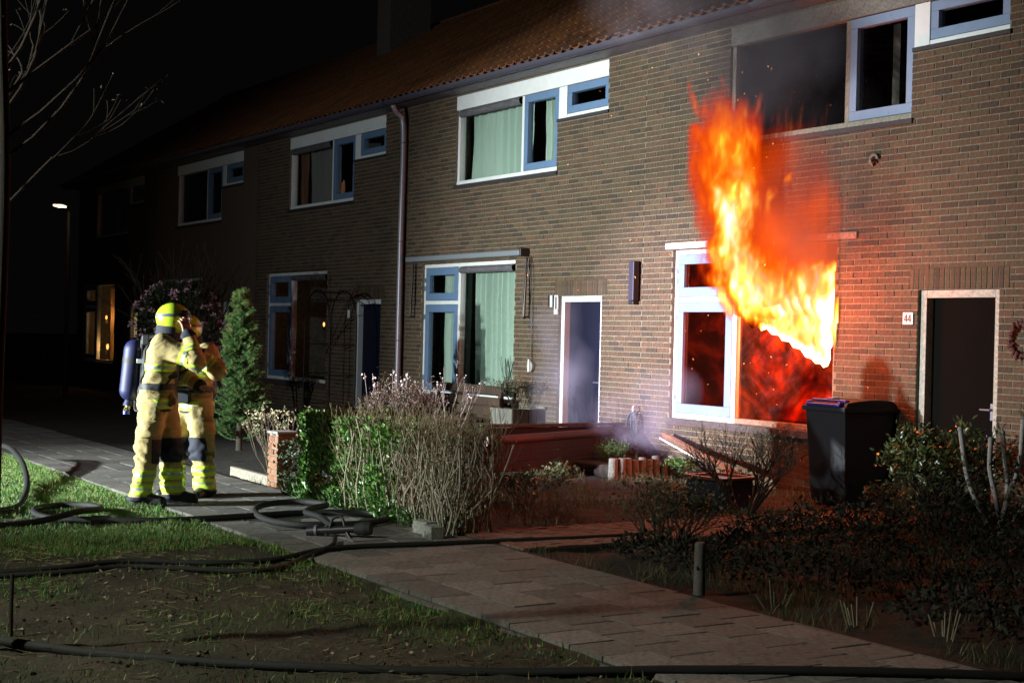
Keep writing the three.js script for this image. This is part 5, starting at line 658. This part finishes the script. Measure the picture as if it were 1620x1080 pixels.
{
  const J = { face: [0.97, 0, -0.2], pelvis: [-0.02, 0.99, 0], chest: [0.01, 1.33, 0], neck: [0.075, 1.515, 0], head: [0.115, 1.645, 0.0], nod: -0.10,
    shR: [0.06, 1.44, 0.19], elR: [0.37, 1.315, 0.25], wrR: [0.275, 1.555, 0.17], handR: [-0.28, 1, -0.12], palmR: [-0.6, -0.2, -0.75], shL: [0.06, 1.44, -0.19], elL: [0.16, 1.17, -0.28], wrL: [0.33, 1.07, -0.18], handL: [1, -0.1, 0.3], palmL: [0.2, -1, 0.2], curl: 0.38,
    hipR: [-0.03, 0.93, 0.095], knR: [-0.075, 0.50, 0.12], anR: [-0.125, 0.10, 0.125], toeR: [0.06, 0.05, 0.14], hipL: [0.0, 0.93, -0.095], knL: [0.085, 0.50, -0.11], anL: [0.10, 0.10, -0.13], toeL: [0.28, 0.05, -0.16] };
  const mm = makePerson('person', 'person in beige turnout gear with blue air cylinder, hand raised to yellow helmet', [-13.10, 0.022, 6.86], J, {});
  mesh('glove', [new THREE.SphereGeometry(0.05, 10, 8).scale(0.7, 1.5, 0.6).translate(0.13, 0.97, 0.13), new THREE.SphereGeometry(0.02, 8, 6).scale(1, 1.8, 1).translate(0.165, 0.95, 0.14)], S.glove, mm.jacket); mesh('radio', [bx(0.14, 0.19, 1.27, 1.38, 0.05, 0.10, 0.008), rod([0.165, 1.38, 0.075], [0.17, 1.48, 0.08], 0.005)], S.strap, mm.jacket); mesh('torch', rod([0.11, 1.16, 0.17], [0.2, 1.19, 0.16], 0.02, 0.026, 10), S.strap, mm.jacket);
  // breathing apparatus, carried on the back
  const a = thing('air_cylinder', 'blue air cylinder in a black harness on the firefighter\'s back', 'air cylinder', [-13.10, 0.022, 6.86], 1.0189);
  mesh('cylinder', [new THREE.CapsuleGeometry(0.098, 0.36, 8, 24), new THREE.CylinderGeometry(0.04, 0.055, 0.05, 12).translate(0, -0.295, 0)].map((g) => g.rotateZ(-0.09).translate(-0.235, 1.215, 0.05)), S.bottle, a);
  mesh('strap', new THREE.CylinderGeometry(0.102, 0.102, 0.05, 24, 1, true).rotateZ(-0.09).translate(-0.225, 1.30, 0.05), S.strap, a); mesh('buckle', bx(-0.18, -0.12, 1.28, 1.32, 0.13, 0.145, 0.004), S.silver, a);
  mesh('valve', [rod([-0.265, 0.93, 0.05], [-0.275, 0.87, 0.05], 0.022, 0.022, 10), rod([-0.285, 0.88, 0.05], [-0.285, 0.86, 0.11], 0.014, 0.014, 8)], std(0.5, 0.45, 0.15, 0.4, { metalness: 0.5 }), a); mesh('valve_knob', new THREE.CylinderGeometry(0.026, 0.032, 0.05, 10).translate(-0.285, 0.845, 0.05), std(0.03, 0.06, 0.5, 0.4), a);
  mesh('back_plate', [bx(-0.155, -0.12, 1.0, 1.5, -0.13, 0.13, 0.015), bx(-0.17, -0.08, 0.98, 1.06, -0.15, 0.15, 0.02)], S.strap, a); mesh('yoke', [bx(-0.14, -0.06, 1.44, 1.54, -0.1, 0.16, 0.02), beam([-0.10, 1.5, 0.13], [0.05, 1.545, 0.14], 0.05, 0.03, 0.008), beam([0.05, 1.545, 0.14], [0.10, 1.40, 0.20], 0.05, 0.025, 0.008)], S.strap, a); mesh('air_line', [tube([[-0.13, 1.02, 0.16], [-0.02, 1.04, 0.20], [0.10, 1.10, 0.20], [0.16, 1.22, 0.12]], 0.012, 16, 7), tube([[-0.2, 0.94, 0.08], [-0.18, 0.86, 0.14], [-0.06, 0.9, 0.2], [0.05, 1.04, 0.19]], 0.011, 16, 7)], S.strap, a);
}
{
  const J = { face: [-0.55, 0, 0.84], pelvis: [0.0, 0.96, 0], chest: [-0.03, 1.29, 0.03], neck: [-0.045, 1.455, 0.06], head: [-0.045, 1.575, 0.10], nod: -0.18,
    shL: [0.155, 1.385, 0.10], elL: [0.27, 1.235, 0.22], wrL: [0.10, 1.40, 0.30], handL: [-0.8, 0.6, 0.1], palmL: [-0.4, -0.6, -0.6], shR: [-0.20, 1.385, -0.06], elR: [-0.30, 1.17, 0.06], wrR: [-0.18, 1.06, 0.24], handR: [0.6, -0.1, 0.7], palmR: [0, -1, 0.2], curl: 0.55,
    hipL: [0.085, 0.9, 0.05], knL: [0.125, 0.49, 0.08], anL: [0.15, 0.10, 0.02], toeL: [0.10, 0.05, 0.2], hipR: [-0.085, 0.9, -0.05], knR: [-0.14, 0.49, 0.05], anR: [-0.155, 0.10, -0.02], toeR: [-0.24, 0.05, 0.14] };
  const p = makePerson('person', 'second person in turnout gear half hidden behind the one with the blue cylinder, elbow raised', [-13.66, 0.0, 6.36], J, {});
  mesh('pouch', [bx(-0.10, 0.03, 0.92, 1.06, 0.17, 0.24, 0.02)], S.navy, p.jacket); mesh('radio', bx(-0.02, 0.035, 1.25, 1.37, 0.16, 0.21, 0.008), S.strap, p.jacket); mesh('face_mask', [new THREE.SphereGeometry(0.06, 12, 10).scale(1, 1.2, 0.7).translate(-0.03, 1.17, 0.2)], S.strap, p.jacket);
  const c = thing('air_cylinder', 'dark air cylinder mostly hidden on the second firefighter\'s back', 'air cylinder', [-13.66, 0.0, 6.36], 1.0189); mesh('cylinder', new THREE.CapsuleGeometry(0.09, 0.36, 6, 18).translate(0.10, 1.18, -0.22), S.bottle, c); mesh('strap', new THREE.CylinderGeometry(0.094, 0.094, 0.05, 18, 1, true).translate(0.10, 1.26, -0.22), S.strap, c);
}

// ---------- the fire ----------
// broken lower half of the big pane, hot and sooty; sagging remains of the blind
{
  const s = new THREE.Shape([[-13.31, 0.735], [-11.745, 0.735], [-11.745, 1.95], [-11.77, 1.80], [-11.80, 1.72], [-11.78, 1.62], [-11.83, 1.56], [-11.82, 1.46], [-11.86, 1.38], [-11.93, 1.36], [-11.98, 1.40], [-12.06, 1.40], [-12.12, 1.45], [-12.22, 1.47], [-12.3, 1.55], [-12.42, 1.57], [-12.48, 1.63], [-12.6, 1.64], [-12.66, 1.70], [-12.78, 1.71], [-12.86, 1.77], [-12.95, 1.745], [-13.02, 1.80], [-13.12, 1.77], [-13.2, 1.83], [-13.31, 1.90]].map((q) => new THREE.Vector2(q[0] - H1.X, q[1])));
  const g = new THREE.ExtrudeGeometry(s, { depth: 0.006, bevelEnabled: false }); g.translate(0, 0, -0.09);
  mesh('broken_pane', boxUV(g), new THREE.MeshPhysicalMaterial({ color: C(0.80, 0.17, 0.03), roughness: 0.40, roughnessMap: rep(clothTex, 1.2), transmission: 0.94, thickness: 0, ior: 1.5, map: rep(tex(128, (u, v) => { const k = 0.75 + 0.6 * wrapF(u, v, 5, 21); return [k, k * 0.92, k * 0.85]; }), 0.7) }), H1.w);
  const b = new THREE.Shape([[1.16, 2.72], [2.83, 2.72], [2.83, 2.54], [2.6, 2.50], [2.4, 2.53], [2.15, 2.47], [1.85, 2.40], [1.6, 2.44], [1.3, 2.47], [1.16, 2.58]].map((q) => new THREE.Vector2(...q)));
  const bg = new THREE.ExtrudeGeometry(b, { depth: 0.01, bevelEnabled: true, bevelSize: 0.006, bevelThickness: 0.006, bevelSegments: 1, steps: 1 }); bg.translate(0, -0.03, -0.05); mesh('scorched_blind', boxUV(bg), rough(0.12, 0.06, 0.035, 0.9, 0.006), H1.w);
}
const TONGUES = [ // from, to, radii, strengths
  [[-12.7, 1.95, -0.40], [-11.45, 1.82, -0.42], 0.52, 0.52, 4.6, 5.2], [[-12.4, 1.6, -0.42], [-11.45, 1.5, -0.44], 0.40, 0.42, 5.6, 5.6], [[-12.5, 2.1, -0.05], [-11.85, 2.05, -0.06], 0.24, 0.24, 4.2, 4.4], [[-12.75, 2.24, 0.02], [-11.9, 2.26, -0.03], 0.30, 0.24, 3.0, 2.8], [[-13.05, 1.95, -0.02], [-12.7, 2.2, 0.12], 0.20, 0.28, 1.6, 2.6],
  [[-12.68, 2.2, 0.14], [-12.98, 2.62, 0.36], 0.34, 0.28, 3.4, 3.2], [[-12.98, 2.6, 0.36], [-12.86, 3.2, 0.42], 0.26, 0.235, 3.1, 2.9], [[-12.86, 3.18, 0.42], [-12.92, 3.66, 0.42], 0.235, 0.2, 2.8, 1.7], [[-13.22, 3.15, 0.38], [-13.55, 3.95, 0.4], 0.17, 0.20, 0.85, 0.8], [[-12.88, 3.5, 0.42], [-13.1, 4.05, 0.42], 0.32, 0.27, 1.5, 1.05],
  [[-13.2, 3.5, 0.4], [-13.73, 4.58, 0.4], 0.17, 0.03, 0.95, 0.6], [[-13.02, 3.75, 0.42], [-13.2, 4.62, 0.42], 0.17, 0.03, 1.0, 0.6], [[-12.74, 3.45, 0.42], [-12.46, 4.36, 0.42], 0.16, 0.03, 1.05, 0.65], [[-13.4, 3.7, 0.4], [-13.48, 4.3, 0.4], 0.11, 0.03, 0.8, 0.5], [[-13.1, 3.0, 0.38], [-13.6, 3.7, 0.4], 0.2, 0.1, 0.75, 0.5],
  [[-12.36, 2.75, 0.38], [-12.14, 3.42, 0.42], 0.12, 0.04, 1.3, 0.9], [[-12.2, 3.1, 0.4], [-12.02, 3.62, 0.42], 0.08, 0.02, 1.1, 0.7], [[-12.85, 2.22, 0.25], [-13.2, 2.38, 0.34], 0.19, 0.18, 2.0, 2.2], [[-13.12, 2.2, 0.3], [-13.08, 1.8, 0.12], 0.12, 0.06, 1.9, 1.4], [[-13.05, 2.72, 0.36], [-13.42, 2.74, 0.36], 0.12, 0.05, 1.4, 0.8], [[-12.85, 2.6, 0.4], [-13.1, 4.0, 0.42], 0.44, 0.42, 0.72, 0.65],
  [[-12.9, 1.1, -0.7], [-11.9, 1.15, -0.7], 0.6, 0.6, 2.2, 2.6], [[-13.15, 1.45, -0.17], [-13.1, 1.66, -0.15], 0.09, 0.05, 1.8, 1.5],
];
const VEIL = [[-12.0, 2.62, 0.3, 0.75, 0.9], [-11.6, 2.6, 0.3, 0.85, 0.7], [-12.05, 3.15, 0.36, 0.85, 0.7], [-11.25, 2.2, 0.25, 0.85, 0.55], [-10.95, 2.7, 0.3, 0.8, 0.3], [-13.1, 3.4, 0.4, 0.6, 0.3]];
function heat(x, y, z) {
  const k = 0.08 + 0.12 * sst(2.0, 3.4, y), wx = x + k * nz(x * 2.6, y * 1.7 - 3, z * 2.6) + 0.16 * sst(2.4, 3.6, y) * nz(x * 1.1, y * 1.9 + 8, z * 0.8) + 0.045 * nz(x * 7, y * 4.5, z * 7 + 9) + 0.022 * nz(x * 15, y * 9, z * 15), wy = y + 0.10 * nz(x * 3, y * 2, z * 3 + 20), wz = z + k * 0.6 * nz(x * 2.6 + 40, y * 1.7, z * 2.6);
  let D = 0; for (const [a, b, ra, rb, ia, ib] of TONGUES) { const dx = b[0] - a[0], dy = b[1] - a[1], dz = b[2] - a[2], px = wx - a[0], py = wy - a[1], pz = wz - a[2], t = Math.min(1, Math.max(0, (px * dx + py * dy + pz * dz) / (dx * dx + dy * dy + dz * dz))), qx = px - t * dx, qy = py - t * dy, qz = pz - t * dz, r = ra + (rb - ra) * t, s = 1 - (qx * qx + qy * qy + qz * qz * 1.2) / (r * r * 1.4); if (s > 0) D = Math.max(D, (ia + (ib - ia) * t) * s ** 0.75); }
  const w2 = 0.06 * nz(x * 4, y * 4, z * 4 + 60), fil = 0.5 + 0.5 * nz((x + w2) * 7.5, y * 2.6 - 7, (z + w2) * 7.5), rid = 1 - Math.abs(nz((x - w2) * 9, y * 3.2 + 4, z * 9)) * 2, fine = nz(x * 21, y * 8, z * 21), m = 0.27 + 1.2 * fil * fil + 0.36 * rid * rid + 0.26 * fine, q = 0.62 * sst(1.4, 3.4, D);
  let H = 0; for (const [vx, vy, vz, r, s] of VEIL) { const e = 1 - ((x - vx) ** 2 + (y - vy) ** 2 + (z - vz) ** 2 * 2) / (r * r); if (e > 0) H += s * e; }
  return [D * (m + (1 - m) * q), H * (0.8 + 0.9 * nz(wx * 2.2, wy * 1.6, wz * 2.2 + 33))];
}
const RAMP = [[0, 0.45, 0.008, 0], [0.25, 0.72, 0.028, 0], [0.55, 1.05, 0.11, 0.002], [0.95, 1.5, 0.38, 0.012], [1.4, 2.3, 1.15, 0.07], [1.9, 3.2, 2.3, 0.5], [2.5, 4.0, 3.6, 1.7], [3.4, 4.5, 4.4, 3.6]];
const ramp = (D) => { let i = 0; while (i < RAMP.length - 2 && D > RAMP[i + 1][0]) i++; const t = Math.min(1, Math.max(0, (D - RAMP[i][0]) / (RAMP[i + 1][0] - RAMP[i][0]))); return [1, 2, 3].map((k) => RAMP[i][k] + (RAMP[i + 1][k] - RAMP[i][k]) * t); };
// a body of gas: parallel slices through its volume, each with its own density at every point
function volume(slices, step, O, n, u, U, Y, res, fn) {
  const pos = [], col = [], nor = [], ix = [];
  for (let s = 0; s < slices; s++) {
    const d = (s - (slices - 1) / 2) * step, nu = Math.round((U[1] - U[0]) / res), ny = Math.round((Y[1] - Y[0]) / res), base = pos.length / 3, al = [];
    for (let j = 0; j <= ny; j++) for (let i = 0; i <= nu; i++) { const a = U[0] + i * res + (s % 2) * res * 0.5, y = Y[0] + j * res, w = 0.05 * nz(a * 1.3, y * 1.3, s * 3.1), x = O[0] + n[0] * (d + w) + u[0] * a, z = O[2] + n[2] * (d + w) + u[2] * a, c = fn(x, y, z, step); pos.push(x, y, z); col.push(...c); nor.push(...n); al.push(c[3]); }
    for (let j = 0; j < ny; j++) for (let i = 0; i < nu; i++) { const a = i + j * (nu + 1), b = a + 1, c = a + nu + 1, e = c + 1; if (Math.max(al[a], al[b], al[c], al[e]) > 0.006) ix.push(base + a, base + b, base + e, base + a, base + e, base + c); }
  }
  const g = new THREE.BufferGeometry(); g.setAttribute('position', new THREE.BufferAttribute(new Float32Array(pos), 3)); g.setAttribute('normal', new THREE.BufferAttribute(new Float32Array(nor), 3)); g.setAttribute('color', new THREE.BufferAttribute(new Float32Array(col), 4)); g.setAttribute('uv', new THREE.BufferAttribute(new Float32Array(pos.length / 3 * 2), 2)); g.setIndex(ix); return g;
}
{
  const EDGE = [[-13.31, 1.88], [-13.2, 1.80], [-13.02, 1.79], [-12.78, 1.74], [-12.55, 1.65], [-12.3, 1.54], [-12.06, 1.41], [-11.88, 1.33], [-11.85, 1.52], [-11.8, 1.72], [-11.745, 1.95]], paneEdge = (x) => { for (let i = 0; i < EDGE.length - 1; i++) if (x >= EDGE[i][0] && x <= EDGE[i + 1][0]) return EDGE[i][1] + (EDGE[i + 1][1] - EDGE[i][1]) * (x - EDGE[i][0]) / (EDGE[i + 1][0] - EDGE[i][0]); return x < -13.31 ? 0 : 1.95; };
  const inside = (x, y, z) => z > 0.035 ? 1 : (x > -13.36 && x < (z < -0.275 ? -11.25 : -11.72) && y > 0.72 && y < 2.7 && z > -1.6) ? 1 : 0;
  const g = volume(13, 0.125, [-12.6, 0, 0.12], [0.82, 0, 0.572], [0.572, 0, -0.82], [-2.1, 2.3], [0.75, 4.95], 0.018, (x, y, z, st) => { const k = inside(x, y, z); if (!k) return [1, 0.1, 0, 0]; if (z > -0.13 && z < 0.22 && y < paneEdge(x) + 0.12 && x < -11.7) return [1, 0.1, 0, 0]; const [D, Hv] = heat(x, y, z), c = ramp(D), fa = Math.max(0, D - 0.16) * 16, ha = Math.max(0, Hv) * (z > 0.04 ? 3.0 : 0), s = fa + ha; if (s <= 0) return [1, 0.1, 0, 0]; return [(c[0] * fa + (0.55 + 0.55 * Hv) * ha) / s, (c[1] * fa + (0.02 + 0.075 * Hv) * ha) / s, c[2] * fa / s, 1 - Math.exp(-s * st)]; });
  const f = single('flames', g, new THREE.MeshBasicMaterial({ vertexColors: true, transparent: true, side: THREE.DoubleSide }), 'roaring orange flames bursting from the broken window and licking up the wall', 'fire'); f.castShadow = false;
  for (const [p, pw, r] of [[[-12.3, 1.7, -1.0], FIRE_IN, 14], [[-12.45, 2.1, 0.75], FIRE_OUT, 14], [[-11.55, 2.1, 0.75], FIRE_OUT * 3.3, 12], [[-12.8, 3.3, 0.9], FIRE_OUT * 0.45, 14]]) { const l = new THREE.PointLight(C(1, 0.12, 0.01), pw); l.position.set(...p); l.castShadow = true; l.shadow.radius = r; scene.add(l); }
  // sparks
  const m = [], c = []; for (let i = 0; i < 95; i++) { const near = rnd() < 0.6, x = near ? rr(-14.6, -12) : rr(-17.5, -11), y = near ? rr(0.8, 5) : rr(0.6, 5), z = rr(0.15, 0.9), k = rr(0.4, 1.6); m.push(mat4(x, y, z, rr(0, 3), rr(0, 3), rr(-0.6, 0.6), rr(0.003, 0.006), rr(0.006, 0.02), 0.004)); c.push(C(2.4 * k, 0.75 * k * k, 0.22 * k * k)); }
  tag(instanced('sparks', new THREE.OctahedronGeometry(1, 0), new THREE.MeshBasicMaterial({ color: 0xffffff }), m, c, null), 'tiny glowing sparks drifting in front of the brick wall', 'sparks', null, 'stuff');
}
// ---------- smoke ----------
function smoke(label, blobs, U, Y, O, slices, step, rgb, k, res = 0.05) {
  const g = volume(slices, step, O, [0.5, 0, 0.866], [0.866, 0, -0.5], U, Y, res, (x, y, z, st) => { if (z < 0.05) return [...rgb, 0]; let D = 0; const wx = x + 0.2 * nz(x * 1.6, y * 1.6, z * 1.6), wy = y + 0.25 * nz(x * 1.5 + 9, y * 1.5, z * 1.5); for (const [bx0, by0, bz0, rx, ry, rz, s] of blobs) { const q = ((wx - bx0) / rx) ** 2 + ((wy - by0) / ry) ** 2 + ((z - bz0) / rz) ** 2; if (q < 1) D += s * (1 - q) ** 1.3; } const n = fbm(x * 2.1, y * 1.7, z * 2.1 + 5, 4); return [...rgb, 1 - Math.exp(-D * Math.max(0, 0.75 + 1.9 * n) * k * st)]; });
  return single('smoke', g, new THREE.MeshStandardMaterial({ vertexColors: true, transparent: true, roughness: 1, side: THREE.DoubleSide }), label, 'smoke', null, 'stuff');
}
smoke('pale violet smoke drifting before the dark blue door', [[-16.3, 0.9, 0.35, 0.6, 0.9, 0.5, 1.0], [-16.5, 1.7, 0.3, 0.45, 0.6, 0.5, 0.5]], [-1, 1], [0.1, 2.4], [-16.35, 0, 0.42], 4, 0.12, [0.36, 0.34, 0.46], 0.85);
smoke('dense pale smoke low at the corner beside the burning window', [[-14.8, 0.55, 0.4, 0.6, 0.45, 0.6, 1.7], [-14.2, 0.9, 0.35, 0.7, 0.55, 0.4, 0.9], [-15.2, 0.9, 0.4, 0.7, 0.8, 0.4, 0.4], [-13.6, 0.3, 0.6, 0.9, 0.35, 0.6, 0.7]], [-1.6, 1.6], [0.05, 2.1], [-14.5, 0, 0.45], 5, 0.13, [0.34, 0.32, 0.44], 0.5);
smoke('thick dark smoke rolling over the upper wall to the right of the flames', [[-10.2, 3.4, 0.7, 1.5, 1.5, 0.6, 2.2], [-11.2, 2.9, 0.6, 1.2, 0.9, 0.6, 0.6], [-12.2, 4.7, 0.65, 1.7, 1.0, 0.6, 1.2], [-13.8, 5.6, 0.7, 1.9, 0.7, 0.6, 1.4], [-10.6, 2.0, 0.6, 0.8, 0.8, 0.6, 0.5]], [-3.2, 3.2], [1.0, 6.2], [-12.3, 0, 0.7], 5, 0.17, [0.04, 0.034, 0.042], 2.0, 0.07);
smoke('thin greyish smoke rolling up over the gutter above the flames', [[-14.3, 5.7, 0.7, 1.3, 0.9, 0.6, 1.0], [-13.4, 5.2, 0.65, 0.9, 0.7, 0.5, 0.6]], [-2, 2], [4.3, 7.0], [-14.0, 0, 0.75], 4, 0.16, [0.2, 0.17, 0.2], 0.9, 0.07);

renderer.render(scene, camera);
